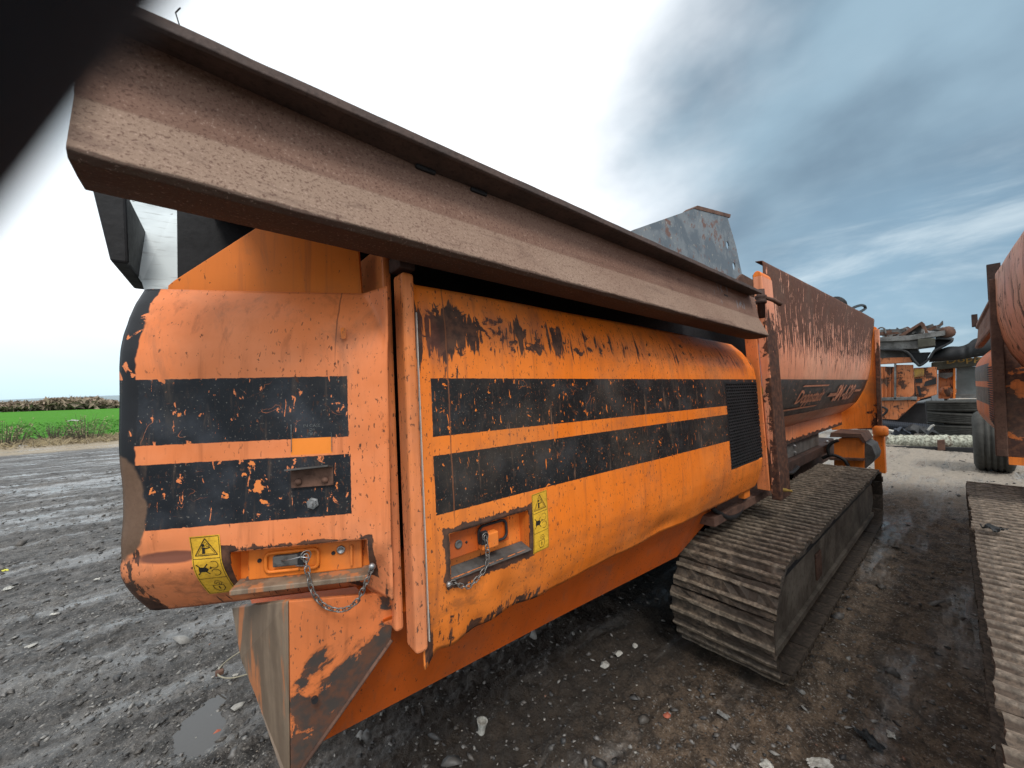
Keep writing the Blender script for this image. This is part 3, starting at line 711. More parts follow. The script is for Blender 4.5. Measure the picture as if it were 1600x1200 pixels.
def lts(px, py, w=0.):
    p = lpx(px, py, w); return (p[:2]-LP0[:2]) @ LD[:2], p[2]-1.6
LH = (.052, .348, -.437, -.345)
ts_ = lin(-.004, .568, .008, (LH[0], LH[1])); ss_ = lin(-.500, .276, .008, (LH[2], LH[3]))
skin('end_door', ts_, ss_, lpos, [LH], MAT['door_l'], mach, .004)
# returned left edge of the door
mb = MB()
for i in range(len(ss_)-1):
    for a_, b_ in (((.568, 0), (.575, .02)), ((.575, .02), (.570, .075))):
        f = lambda s, q: lflat(q[0], s, lw(.568, s)+q[1]); mb.face([f(ss_[i], a_), f(ss_[i+1], a_), f(ss_[i+1], b_), f(ss_[i], b_)])
mb.build('door_edge', MAT['rust_mid'], mach, True)
recess('latch_recess', lpos, LH, .052, MAT['orange'], mach)
def lbox(t0, t1, s0, s1, w0, w1): return MB().box(t0, t1, w0, w1, s0, s1, lambda t, w, s: lflat(t, s, w))
def rrect(u0, u1, v0, v1, r, n=5):
    P = []
    for cx, cy, a0 in ((u1-r, v1-r, 0), (u0+r, v1-r, 90), (u0+r, v0+r, 180), (u1-r, v0+r, 270)):
        for k in range(n+1): a = math.radians(a0+90*k/n); P.append((cx+r*math.cos(a), cy+r*math.sin(a)))
    return P
lb = lbox(.070, .325, -.426, -.356, .034, .048).build('latch_plate', MAT['orange_plain'], mach, bevel=.003)
MB().tube([lflat(t, s, .030) for t, s in rrect(.170, .285, -.410, -.366, .010)], .0045, 6, closed=True).build('rim', MAT['orange_plain'], lb, True)
lbox(.090, .096, -.415, -.365, .026, .034).build('rib', MAT['orange_plain'], lb, bevel=.002)
lbox(.205, .268, -.398, -.372, .022, .034).build('paddle', MAT['grey'], lb, bevel=.003)
lbox(.199, .212, -.400, -.368, .018, .034).build('slot', MAT['dark'], lb)
MB().lathe(lflat(.118, -.375, .034), -LN, [(0, .010), (.004, .010), (.005, .008), (.005, .0065), (.003, .0062), (.003, 0)], 16).build('lock', MAT['galv'], lb, True)
for q in (.136, .300): MB().lathe(lflat(q, -.382, .034), -LN, [(0, .005), (.003, .004), (.003, 0)], 10).build('rivet', MAT['dark'], lb)
MB().box(.052, .348, 0, 1, 0, 1, lambda t, w, s: lflat(t, -.437+.012*s-(0 if w > .5 else .004), .048 if w > .5 else -.002)).build('sill', MAT['wear'], mach, bevel=.002)
for q in (.325, .245): MB().lathe(lflat(q, -.424, .040), -LN, [(0, .007), (.005, .006), (.006, 0)], 8).build('bolt', MAT['rust_mid'], mach)
# stand-off bracket, bolt, oval plug
b0 = lts(455, 742); b1 = lts(521, 738)
mb = MB().prism([lflat(*lts(456, 762), -.002), lflat(*lts(522, 757), -.002), lflat(*lts(521, 729), -.002), lflat(*lts(455, 735), -.002)], -LN*.004)
br = mb.build('bracket', MAT['rust_mid'], mach, bevel=.001)
a_, b_ = lts(457, 735), lts(521, 730)
MB().prism([lflat(a_[0], a_[1], -.002), lflat(b_[0], b_[1], -.002), lflat(b_[0]+.004, b_[1]+.008, -.034), lflat(a_[0]+.006, a_[1]+.005, -.034)], (0, 0, .004)).build('lip', MAT['grey'], br)
for px in (468, 509):
    t, s = lts(px, 752 if px < 490 else 749); MB().lathe(lflat(t, s, -.006), -LN, [(0, .008), (.005, .007), (.007, 0)], 12).build('rivet', MAT['rust_mid'], br, True)
t, s = lts(489, 786)
bo = MB().lathe(lflat(t, s, -.001), -LN, [(0, .014), (.003, .014), (.003, .0105), (.012, .0105), (.012, .005), (.02, .005), (.02, 0)], 6).build('hex_bolt', MAT['galv'], mach)
t, s = lts(537, 521)
MB().prism([lflat(t+x, s+y, -.0015) for x, y in rrect(-.006, .006, -.014, .014, .0058)], -LN*.003).build('plug', MAT['orange'], mach)
# faint lettering and the frame round it
def flat_text(txt, size, org, pos, mat, name, parent, shear=0, bold=0, sx=1., center=True):
    v, f = text2d(txt, size, shear, bold)
    if center: v[:, 0] -= (v[:, 0].min()+v[:, 0].max())/2
    me = bpy.data.meshes.new(name); me.from_pydata([tuple(pos(org[0]+a*sx, org[1]+b)) for a, b in v], [], f)
    o = link(me, name, mat, parent, normals=False); return o
for i, w_ in enumerate(('IN CASE', 'OF', 'FIRE')):
    t, s = lts(488, 667+i*6.6)
    flat_text(w_, .0105, (t, s), lambda a, b: lflat(2*t-a, b, lw(t, s)-.0022), MAT['print'], 'lettering', mach)
for (x0, y0, x1, y1) in ((454, 663, 456, 706), (517, 676, 519, 705)):
    (a, b), (c_, d_) = lts(x0, y0), lts(x1, y1); mb = MB(); mb.box(c_-.0007, c_+.0007, -.003, -.0015, d_, b, lambda t_, w, s_: lflat(t_, s_, w+lw(.17, -.05)))
    mb.build('label_frame', MAT['print'], mach)

# stickers: warning triangle, hand crossed out with turning arrows, padlock
def sticker(P, w, h, parent, label):
    """P(a, b, lift) with a in 0..w, b in 0..h"""
    mb = MB(); n = 14
    for i in range(n): mb.face([P(0, h*i/n, 0), P(w, h*i/n, 0), P(w, h*(i+1)/n, 0), P(0, h*(i+1)/n, 0)])
    s = mb.build('warning_sticker', MAT['yellow'], parent, label=label)
    ink = MB()
    def ln(pts, t=.0016, closed=False):
        pts = [V(*p) for p in pts]
        if closed: pts = pts+[pts[0]]
        for p, q in zip(pts, pts[1:]):
            k = max(1, int(np.linalg.norm(q-p)/.012)); d = nrm(q-p); o_ = V(-d[1], d[0])*t/2
            for i in range(k):
                a, b = p+(q-p)*i/k-d*t*.3*(i == 0), p+(q-p)*(i+1)/k+d*t*.3*(i == k-1)
                ink.face([P(*(a-o_), 1), P(*(b-o_), 1), P(*(b+o_), 1), P(*(a+o_), 1)])
    def blob(pts): ink.face([P(*p, 1) for p in pts])
    def arc(cx, cy, r, a0, a1, t=.0013, n=12): ln([(cx+r*math.cos(math.radians(a0+(a1-a0)*i/n)), cy+r*math.sin(math.radians(a0+(a1-a0)*i/n))) for i in range(n+1)], t)
    e = .0025; c = h/3
    ln([(e, e), (w-e, e), (w-e, h-e), (e, h-e)], .0011, True); ln([(e, c), (w-e, c)], .0011); ln([(e, 2*c), (w-e, 2*c)], .0011)
    m_ = w/2
    ln([(w*.12, 2*c+c*.14), (w*.88, 2*c+c*.14), (m_, 3*c-c*.12)], .0018, True)
    ln([(w*.21, 2*c+c*.20), (w*.79, 2*c+c*.20), (m_, 3*c-c*.26)], .0007, True)
    y = 2*c+c*.22
    blob([(w*.36, y), (w*.46, y), (w*.47, y+c*.26), (w*.38, y+c*.28)]); ln([(w*.42, y+c*.24), (w*.54, y+c*.22), (w*.64, y+c*.26)], .0022)
    blob([(w*.42+.0035*math.cos(q), y+c*.36+.0035*math.sin(q)) for q in [k*.785 for k in range(8)]]); arc(w*.57, y+c*.36, .0035, 0, 360, .0008)
    y = c*1.5
    arc(w*.70, y+c*.2, c*.17, -150, 120); arc(w*.70, y-c*.2, c*.17, -120, 150)
    blob([(w*.56, y+c*.10), (w*.62, y+c*.02), (w*.52, y)])
    blob([(w*.16, y-c*.12), (w*.42, y-c*.13), (w*.50, y), (w*.42, y+c*.10), (w*.18, y+c*.12)]); ln([(w*.12, y-c*.24), (w*.48, y+c*.24)], .0024); ln([(w*.12, y+c*.24), (w*.48, y-c*.24)], .0024)
    y = c*.5
    ln([(w*.34, y+c*.05), (w*.70, y+c*.05), (w*.70, y-c*.16), (w*.60, y-c*.32), (w*.44, y-c*.32), (w*.34, y-c*.16)], .0014, True)
    blob([(w*.50, y-c*.2), (w*.54, y-c*.2), (w*.54, y-c*.03), (w*.50, y-c*.03)])
    ln([(w*.62, y+c*.06), (w*.70, y+c*.18), (w*.62, y+c*.32), (w*.50, y+c*.30), (w*.44, y+c*.18), (w*.50, y+c*.14), (w*.54, y+c*.22), (w*.60, y+c*.22), (w*.62, y+c*.16), (w*.56, y+c*.08)], .0012)
    ink.build('pictogram', MAT['ink'], s)
sticker(lambda a, b, l: lpos(.428-a, -.458+b)-LN*(.0012+.0006*l)+LD*(-.010*(1-b/.156)), .060, .156, mach, 'yellow warning sticker')

# chains with real links
def chain(path, parent, pitch=.0135, r=.0016, label=None, anchor=None):
    pts = [Vector([float(c) for c in p]) for p in path]
    L = [0]
    for a, b in zip(pts, pts[1:]): L.append(L[-1]+(b-a).length)
    def ev(s):
        for i in range(len(pts)-1):
            if s <= L[i+1]: k = (s-L[i])/(L[i+1]-L[i]); return pts[i].lerp(pts[i+1], k)
        return pts[-1]
    base = MB().tube([pts[0]+Vector((.011*math.cos(q), 0, .011*math.sin(q)+.006)) for q in [k*.52 for k in range(12)]], .0013, 6, closed=True)
    ch = base.build('chain', MAT['chain'], parent, True, label=label)
    MB().lathe(pts[-1]+Vector((0, -.003, 0)), (0, 1, 0), [(0, .003), (.003, .008), (.010, .008), (.014, 0)], 12).build('anchor_bolt', MAT['galv'], ch, True)
    lk = MB().tube([(x*1., y, 0) for x, y in rrect(-.0095, .0095, -.0052, .0052, .0051, 3)], r, 6, closed=True)
    me0 = None; n = int(L[-1]/pitch)
    for k in range(n+1):
        s = min(L[-1], k*pitch); p = ev(s); d = (ev(min(L[-1], s+.004))-ev(max(0, s-.004))).normalized()
        q = d.to_track_quat('X', 'Z') if abs(d.z) < .99 else d.to_track_quat('X', 'Y')
        if me0 is None: o = lk.build('chain_link', MAT['chain'], ch, True); me0 = o.data
        else: o = bpy.data.objects.new('chain_link', me0); C.objects.link(o); o.parent = ch
        o.rotation_mode = 'QUATERNION'; o.rotation_quaternion = q @ Matrix.Rotation(math.radians(90 if k % 2 else 0)+.35, 3, 'X').to_quaternion(); o.location = p
def smooth_path(pts, n=8):
    P = [V(*p) for p in pts]; out = []
    for i in range(len(P)-1):
        p0_, p1, p2, p3 = P[max(i-1, 0)], P[i], P[i+1], P[min(i+2, len(P)-1)]
        for k in range(n):
            t = k/n; out.append(.5*((2*p1)+(-p0_+p2)*t+(2*p0_-5*p1+4*p2-p3)*t*t+(-p0_+3*p1-3*p2+p3)*t**3))
    return out+[P[-1]]
chain(smooth_path([lpx(a, b, w) for a, b, w in ((478, 872, -.005), (481, 895, -.012), (489, 925, -.012), (508, 947, -.008), (535, 953, -.006), (557, 940, -.010), (570, 915, -.014), (582, 886, -.012))]), mach, label='short steel chain hanging from the end door latch')
MB().tube([lpx(a, b, w) for a, b, w in ((440, 876, .02), (455, 874, -.004), (470, 870, -.010), (484, 872, -.012), (478, 884, -.008), (462, 884, .010))], .0016, 6).build('split_pin', MAT['galv'], mach, True)

# ---- the long (side) door
def rw(u, z):
    w = 0; e = max(0., (u-.462))
    if z > 1.66: w = min((.02+.115*(max(0, u-.5)/2.5)**1.3)*facet((z-1.66)/.246, 4), e*1.0)
    if z < 1.15: w = min(.062*facet((1.15-z)/.247, 4), e*1.0)
    w += .007*n2(u, z, 1.7, 15)+.002*n2(u, z, 9, 19)
    if z < 1.12:
        k = (1.12-z)/.2*math.exp(-((u-.72)/.30)**2); w += k*(.030*n2(u, z, 5, 25)+.012*math.sin(u*38+z*30)*.5)
    d = math.hypot((u-1.75)/.16, (z-.94)/.05); w += .02*math.exp(-d*d)
    if u > 3.0: w += (u-3.0)**2*4
    return w
def rflat(u, z, w): return V(u, lean(.94, z)+w, z)
def rpos(u, z, w=None):
    w_ = rw(u, z) if w is None else w; zz = z
    if w is None and z < .96: zz = z+(.96-z)/.06*(.012*n2(u, 3.3, 4., 35)-.010*math.exp(-((u-.56)/.05)**2))
    return rflat(u, zz, w_)
RH = (.545, .842, 1.098, 1.218); RV = (2.475, 3.02, 1.110, 1.622)
us_ = lin(.456, 3.085, .0125, (RH[0], RH[1], RV[0], RV[1])); zs_ = lin(.903, 1.906, .0115, (RH[2], RH[3], RV[2], RV[3]))
skin('side_door', us_, zs_, rpos, [RH, RV], MAT['door_r'], mach, -.004)
recess('latch_recess', rpos, RH, .055, MAT['orange'], mach)
def rbox(u0, u1, z0, z1, w0, w1): return MB().box(u0, u1, w0, w1, z0, z1, lambda u, w, z: rflat(u, z, w))
lp = rbox(.553, .775, 1.135, 1.212, .030, .050).build('latch_plate', MAT['orange_shaded'], mach, bevel=.003)
MB().tube([rflat(u, z, .022) for u, z in rrect(.655, .760, 1.148, 1.205, .018)], .0045, 6, closed=True).build('rim', MAT['dark'], lp, True)
rbox(.655, .715, 1.140, 1.185, .004, .030).build('paddle', MAT['orange'], lp, bevel=.004)
rbox(.650, .672, 1.160, 1.195, .000, .012).build('slot', MAT['dark'], lp)
MB().lathe(rflat(.588, 1.172, .030), (0, -1, 0), [(0, .012), (.004, .012), (.005, .009), (.003, .007), (.003, 0)], 16).build('lock', MAT['grey'], lp, True)
MB().lathe(rflat(.616, 1.170, .030), (0, -1, 0), [(0, .004), (.002, .003), (.002, 0)], 8).build('rivet', MAT['dark'], lp, True)
MB().box(.545, .842, 0, 1, 0, 1, lambda u, w, z: rflat(u, 1.098+.014*z*(w)-.003, .05 if w > .5 else -.004)).build('sill', MAT['grey'], mach, bevel=.002)
chain(smooth_path([rflat(.660, 1.178, -.004), rflat(.662, 1.14, -.008), rflat(.655, 1.105, -.010), rflat(.628, 1.083, -.010), rflat(.592, 1.066, -.008), rflat(.565, 1.078, -.006), rflat(.548, 1.090, -.004), rflat(.533, 1.090, -.008)]), mach, label='short steel chain at the side door latch')
sticker(lambda a, b, l: rflat(.857+a, 1.072+b+.005*a/.07, rw(.857+a, 1.072+b)-.0014-.0006*l), .070, .192, mach, 'yellow warning sticker')
# ventilation grille: real bars over a dark recess
recess('vent_recess', rpos, RV, .030, MAT['dark'], mach)
mb = MB(); rows = 27; ph = (RV[3]-RV[2])/rows
for r in range(rows+1):
    z = RV[2]+r*ph; mb.box(RV[0]-.004, RV[1]+.004, -.002, .003, z-.0042, z+.0042, lambda u, w, zz: rflat(u, zz, rw(u, min(zz, 1.62))+w))
cols_ = 15; pw = (RV[1]-RV[0])/cols_
for r in range(rows):
    for c_ in range(cols_+1):
        u = RV[0]+(c_+(.5 if r % 2 else 0))*pw
        if u > RV[1]: continue
        mb.box(u-.0035, u+.0035, -.0015, .0025, RV[2]+r*ph+.004, RV[2]+(r+1)*ph-.004, lambda uu, w, zz: rflat(uu, zz, rw(uu, zz)+w))
mb.build('vent_grille', MAT['dark'], mach, label='black perforated grille')['kind'] = 'stuff'
MB().box(.4640, .4656, -.016, -.008, .975, 1.82, lambda x, w, z: rflat(x, z, w)).build('door_seal', MAT['white'], mach)

# ---- posts
def ybox(x0, x1, y0, y1, z0, z1): return MB().box(x0, x1, y0, y1, z0, z1, lambda x, y, z: (x, lean(y, z), z))
ybox(.408, .432, 1.00, 1.22, .985, 2.02).build('post', MAT['post'], mach, bevel=.008)
ybox(.428, .462, .924, .985, .955, 1.925).build('post_rib', MAT['post'], mach, bevel=.010, seg=3)
ybox(.424, .470, .93, 1.0, 1.935, 1.975).build('post_cap', MAT['rust_dark'], mach, bevel=.004)
e0 = at(1213, 783, X=3.13); ye = e0[1]
ybox(3.13, 3.36, ye-.0, ye+.058, .80, 2.39).build('post', MAT['post_r'], mach, bevel=.006, seg=2)
MB().prism([(3.13, lean(ye, 2.39), 2.385)]+[(3.13, lean(ye+.029-.029*math.cos(a), 2.39), 2.385+.042*math.sin(a)) for a in [k*.35 for k in range(0, 10)]], (.21, 0, 0)).build('post_cap', MAT['gusset'], mach, bevel=.004)
ybox(3.12, 3.15, ye+.062, ye+.14, .86, 2.06).build('post_rib', MAT['post'], mach, bevel=.004)
# hinge pin with its clamp and handle above the beam end
hp = at(1189, 470, X=3.07)
h = MB().lathe(hp+V(0, 0, -.12), (0, 0, 1), [(0, .024), (.10, .024), (.10, .034), (.12, .036), (.125, .028), (.14, .036), (.155, .036), (.16, .026), (.20, .024), (.20, 0)], 14).build('hinge_pin', MAT['rust_dark'], mach, True)
MB().tube([hp+V(0, -.02, .02), hp+V(.05, -.06, .0), hp+V(.10, -.09, -.03)], [.012, .014, .016], 8).build('handle', MAT['rust_mid'], h, True)
q = at(1183, 452, Y=1.15); MB().tube([q+V(0, 0, -.25), q+V(0, 0, .13)], .030, 6).build('upright_bar', MAT['grey'], mach)
MB().prism([at(a, b, Y=1.17) for a, b in ((1140, 450), (1160, 428), (1178, 438), (1190, 470), (1150, 470))], (0, .02, 0)).build('bracket', MAT['rust_mid'], mach)

MAT['rail'] = simple('grey_brown_rail', (.085, .055, .045), .7, .4, 9, col2=(.05, .036, .032), bump=.3)  # dark tone carries the shade beneath the rail's overhang
# ---- the long rusty beam along the top
def beam_ring(x, k):                    # k 0..1 along
    n_ = .0035*n2(x, 2.2, 3, 45); e_ = .004*n2(x, 4.2, 12, 46)
    ft = 2.212-.034*min(1, k/.19)-.003*k
    P = [(.90, ft+.01), (.872, ft+e_*.8), (.852+n_, 2.066-.030*k), (.802+n_, 1.966-.040*k+e_), (.800+n_, 1.958-.042*k+e_*1.3),
         (.812, 1.949-.040*k), (.872, 1.950-.045*k), (.93, 1.955-.045*k), (.93, ft+.01)]
    return P
xs = [-.128+(2.83+.128)*i/160 for i in range(161)]
rings = []
for i, x in enumerate(xs):
    k = i/160.; R_ = beam_ring(x, k)
    off = lambda y, z: (0 if i else 0)
    rings.append([(x, y, z) for j, (y, z) in enumerate(R_)])
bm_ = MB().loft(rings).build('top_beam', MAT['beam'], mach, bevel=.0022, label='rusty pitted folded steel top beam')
rr = []
for i, x in enumerate(xs):
    k = i/160.; e_ = .0025*n2(x, 8.2, 9, 48); x_ = x-.10*k**20
    rr.append([(x_, .800, 2.210-.020*k+e_), (x_, .798, 2.190-.018*k+e_*.5), (x_, .806, 2.186-.018*k), (x_, .812, 2.192-.018*k), (x_, .880, 2.210-.034*min(1, k/.19)), (x_, .925, 2.208-.034*min(1, k/.19)), (x_, .925, 2.262-.02*k)])
tr_ = MB().loft(rr).build('top_rail', MAT['rail'], mach, bevel=.002, label='overhanging dark steel rail along the beam')
for px, py in ((665, 265), (748, 300), (1133, 462)):
    p = at(px, py, Y=.868); MB().box(p[0]-.028, p[0]+.028, .862, .880, p[2]-.006, p[2]+.006).build('slot', MAT['dark'], bm_, bevel=.004)
p = at(282, 40, Y=.82); MB().tube([p+V(0, 0, -.005), p+V(-.006, 0, .018), p+V(.0, 0, .03)], .0012, 4).build('wire_end', MAT['dark'], bm_)

# ---- what closes the body behind the doors
MB().box(.40, 3.12, 1.36, 3.1, 1.05, 2.16).box(-.02, .40, 1.45, 3.1, 1.55, 2.25).box(3.12, 4.6, 1.40, 3.1, 1.2, 2.3).build('engine_bay', MAT['dark'], mach)['kind'] = 'stuff'  # solid black blocks stand for the shaded inside of the body
MB().box(.06, 2.8, .93, 3.0, 2.165, 2.18).build('bay_light_block', MAT['rust_dark'], mach)  # unseen cover, made wide to keep daylight out of the body
MB().prism([lpx(a, b, .10) for a, b in ((262, 446), (272, 438), (403, 354), (425, 349), (560, 385), (566, 470), (262, 470))], LN*.02).build('end_cowl', MAT['orange_plain'], mach, bevel=.002)
MB().prism([at(a, b, Y=y) for a, b, y in ((190, 296, 1.86), (276, 316, 1.84), (316, 420, 1.58), (316, 500, 1.36), (240, 500, 1.36), (222, 442, 1.52), (200, 410, 1.60))], (0.012, .02, 0)).build('side_plate', MAT['pale'], mach, label='pale grey scratched steel plate')
MB().prism([at(a, b, Y=1.40) for a, b in ((140, 280), (196, 296), (201, 412), (172, 408))], (.02, .30, 0)).build('side_plate', MAT['dark'], mach, bevel=.006, label='thick black rubber edged plate')
# raised mottled plate above
def holed_plate(outer, holes, nrm_off, name, mat, parent, label=None):
    bm = bmesh.new(); edges = []
    for loop in [outer]+holes:
        vs_ = [bm.verts.new(tuple(float(c) for c in p)) for p in loop]
        edges += [bm.edges.new((vs_[i], vs_[(i+1) % len(vs_)])) for i in range(len(vs_))]
    bmesh.ops.triangle_fill(bm, use_beauty=True, edges=edges)
    me = bpy.data.meshes.new(name); bm.to_mesh(me); bm.free()
    return link(me, name, mat, parent, solid=nrm_off, label=label)
hl = []
for px, py in ((1137, 383), (1147, 416)): c_ = at(px, py, Y=1.7); hl.append([c_+V(.045*math.cos(a), 0, .045*math.sin(a)) for a in [k*.6283 for k in range(10)]])
holed_plate([at(a, b, Y=1.7) for a, b in ((900, 400), (990, 359), (1090, 324), (1136, 337), (1150, 385), (1162, 440), (1166, 470), (960, 470))], hl, .012, 'raised_plate', MAT['plate'], mach, 'raised mottled blue grey and rust plate above the beam')
MB().prism([at(a, b, Y=1.695) for a, b in ((1085, 325), (1090, 321), (1142, 335), (1141, 340), (1090, 327))], (0, .12, 0)).build('plate_flange', MAT['rust_mid'], mach)

# ---- hull below the doors, front skirt
HB = [(.215, 1.15, .685), (1.2, 1.15, .65), (2.22, 1.15, .602), (2.60, 1.15, .70)]; HT = [(.385, 1.0, 1.02), (1.2, 1.0, 1.01), (2.3, 1.0, 1.0), (2.75, 1.0, 1.0)]
mb = MB()
for i in range(3): mb.face([HT[i], HT[i+1], HB[i+1], HB[i]]); mb.face([HB[i], HB[i+1], (HB[i+1][0], 3.0, HB[i+1][2]), (HB[i][0], 3.0, HB[i][2])])
for i in range(3): mb.face([HT[i], HT[i+1], (HT[i+1][0], 1.4, 1.03), (HT[i][0], 1.4, 1.03)])
mb.build('hull', MAT['orange_shaded'], mach, solid=.004)
f1 = [at(452, 940, Y=1.0), at(618, 925, Y=1.0), at(611, 1000, Y=1.0), at(545, 1095, Y=1.015), at(478, 1190, Y=1.03), at(455, 1225, Y=1.04)]
MB().prism(f1, (0, .012, 0)).build('skirt', MAT['skirt'], mach, bevel=.002, label='scraped orange and bare steel skirt plate')
f2 = [at(450, 940, Y=1.002), at(453, 1225, Y=1.042), at(437, 1200, Y=1.06), at(400, 1090, Y=1.14), at(376, 1030, Y=1.19), at(362, 950, Y=1.25)]
MB().prism(f2, (.006, .012, 0)).build('skirt', MAT['wear'], mach, bevel=.002, label='muddy worn side of the skirt')
MB().tube([at(a, b, Y=y) for a, b, y in ((612, 1000, 1.0), (545, 1096, 1.013), (478, 1191, 1.028), (455, 1228, 1.038))], .005, 6).build('skirt_edge', MAT['rust_mid'], mach, True)
c_ = at(492, 1094, Y=1.0); MB().lathe(c_+V(0, .006, 0), (0, -1, 0), [(0, .007), (.009, .007), (.009, 0)], 12).build('drain_hole', MAT['dark'], mach)
# chassis rails and far side
MB().box(2.5, 8.0, 1.42, 1.62, .42, .72).build('chassis_rail', MAT['rust_dark'], mach, bevel=.01)
MB().box(2.5, 8.0, 2.4, 2.6, .42, .72).build('chassis_rail', MAT['rust_dark'], mach, bevel=.01)
MB().box(3.0, 3.3, 1.42, 2.6, .44, .70).build('cross_member', MAT['rust_dark'], mach)
MB().box(5.4, 5.7, 1.42, 2.6, .44, .70).build('cross_member', MAT['rust_dark'], mach)
MB().box(2.45, 3.5, 1.02, 1.5, .745, .80).build('deck_plate', MAT['rust_mid'], mach, bevel=.004)
MB().tube(smooth_path([(2.5, 1.05, .84), (2.65, 1.02, .76), (2.85, 1.03, .74), (3.0, 1.04, .80)]), .016, 6).build('hose', MAT['hose'], mach, True)
MB().box(2.86, 2.96, .99, 1.03, .84, .90).build('marker_lamp', MAT['orange_plain'], mach, bevel=.004)
q = at(1222, 765, Y=ye-.02); MB().lathe(q, (0, -1, 0), [(0, .012), (.03, .012), (.03, .008), (.06, .008), (.06, 0)], 8).build('grease_fitting', simple('brass', (.5, .35, .1), .4, .2, 40, .6), mach)

# ---- tracks: frame, rollers and every pad
def pad_mesh(seed, mat, L=.158, Wd=.53, ridges=2):
    r_ = random.Random(seed); mb = MB()
    # cross section along the travel direction (x), extruded over y with a few uneven stations
    sec = [(-L/2, -.012), (-L/2, .0)]
    for k in range(ridges):
        c_ = -L/2+L*(k+.5)/ridges; sec += [(c_-.017, .004), (c_-.009, .030), (c_+.009, .030), (c_+.017, .004)]
    sec += [(L/2, .0), (L/2, -.012)]
    st = 13; b = 0; uv = {}
    for j in range(st):
        y = -Wd/2+Wd*j/(st-1)
        for (x, z) in sec:
            mud = (.017*r_.random()**1.5 if z < .01 and z >= 0 else 0)-(.007*r_.random()**3 if z > .02 else 0)+r_.uniform(-.0022, .0022)
            k = mb.vert((x+r_.uniform(-.002, .002), y+(r_.uniform(-.004, .004) if j in (0, st-1) else 0), z+mud)); mb.uv[k] = (0, max(0, z+mud)/.030)
    n = len(sec)
    for j in range(st-1):
        for i in range(n): mb.f.append([j*n+i, j*n+(i+1) % n, (j+1)*n+(i+1) % n, (j+1)*n+i])
    mb.f.append(list(range(n))[::-1]); mb.f.append([(st-1)*n+i for i in range(n)])
    return mb
def track(parent, x0, x1, yc, mat, fmat, yaw=0., wd=.53, Hh=.64, side=-1, nm='track'):
    R_ = (Hh-.030-.030)/2; zc = Hh/2; xa, xb = x0+Hh/2, x1-Hh/2
    px_, py_ = (x0+x1)/2, yc
    def T(p): dx, dy = p[0]-px_, p[1]-py_; return (px_+dx*math.cos(yaw)-dy*math.sin(yaw), py_+dx*math.sin(yaw)+dy*math.cos(yaw), p[2])
    ys = yc+side*(wd/2-.075); yi = yc-side*(wd/2-.10)
    prof = [(xa-.02, .13), (xb, .13), (xb+.16, .24), (xb+.16, .42), (xb, .50), (xa+.05, .50), (xa-.16, .42), (xa-.17, .20)]
    fr = MB().prism([T((x, ys, z)) for x, z in prof], V(*T((0, yi, 0)))-V(*T((0, ys, 0)))).build(nm+'_frame', fmat, parent, bevel=.012)
    MB().box(xa-.1, xb, ys-.022*(1 if side < 0 else -1), ys+.022, .13, .165, lambda a, b, c: T((a, b, c))).build('bottom_flange', fmat, fr)
    MB().box(xa-.05, xb, ys-.02, ys+.02, .488, .53, lambda a, b, c: T((a, b, c))).build('top_guard', MAT['dark'], fr, bevel=.006)
    cxm = xa+(xb-xa)*.28
    MB().box(cxm-.07, cxm+.07, ys+side*.012, ys, .22, .40, lambda a, b, c: T((a, b, c))).build('access_plate', MAT['rust_mid'], fr, bevel=.004)
    for k in range(6):
        c0 = T((xa+(xb-xa)*(k+.5)/6, ys-side*.02, .10)); MB().lathe(c0, (0, -side, 0), [(0, .03), (0, .075), (.30, .075), (.30, .03)], 12).build('roller', MAT['rust_dark'], fr, True)
    for xw in (xa, xb):
        c0 = T((xw, ys+.02 if side < 0 else ys-.34, zc)); MB().lathe(c0, (0, 1, 0), [(0, .05), (0, .10), (.02, .22), (.06, R_-.05), (.24, R_-.05), (.28, .22), (.30, .05)], 20).build('sprocket' if xw == xb else 'idler', MAT['rust_dark'], fr, True)
    per = 2*(xb-xa)+2*math.pi*R_; n = int(round(per/.1635)); v = [None]*4
    for k in range(n):
        s = (k+.3)*per/n
        if s < xb-xa: x, z, th = xa+s, zc+R_, 0.; z -= .012*math.sin(math.pi*s/(xb-xa)) if False else 0
        elif s < xb-xa+math.pi*R_: a = (s-(xb-xa))/R_; x, z, th = xb+R_*math.sin(a), zc+R_*math.cos(a), -a
        elif s < 2*(xb-xa)+math.pi*R_: q_ = s-(xb-xa)-math.pi*R_; x, z, th = xb-q_, zc-R_, -math.pi
        else: a = (s-2*(xb-xa)-math.pi*R_)/R_; x, z, th = xa-R_*math.sin(a), zc-R_*math.cos(a), -math.pi-a
        i = k % 4
        if v[i] is None: o = pad_mesh(100+i, mat, wd and .158, wd).build('track_pad', mat, fr, bevel=0); v[i] = o.data
        else: o = bpy.data.objects.new('track_pad', v[i]); C.objects.link(o); o.parent = fr
        j = random.Random(k)
        o.location = T((x, yc+j.uniform(-.006, .006), z+j.uniform(-.002, .002))); o.rotation_euler = (0, -th, 0)
        o.rotation_euler = (Matrix.Rotation(yaw, 3, 'Z') @ Matrix.Rotation(-th, 3, 'Y')).to_euler()
    return fr
MAT['tframe'] = simple('muddy_grey_frame', (.17, .145, .115), .6, .5, 4, col2=(.075, .06, .047), bump=.35)
track(mach, 2.20, 6.12, .655+.27, MAT['pad'], MAT['tframe'])
track(mach, 2.20, 6.12, 2.95, MAT['pad'], MAT['grey'])

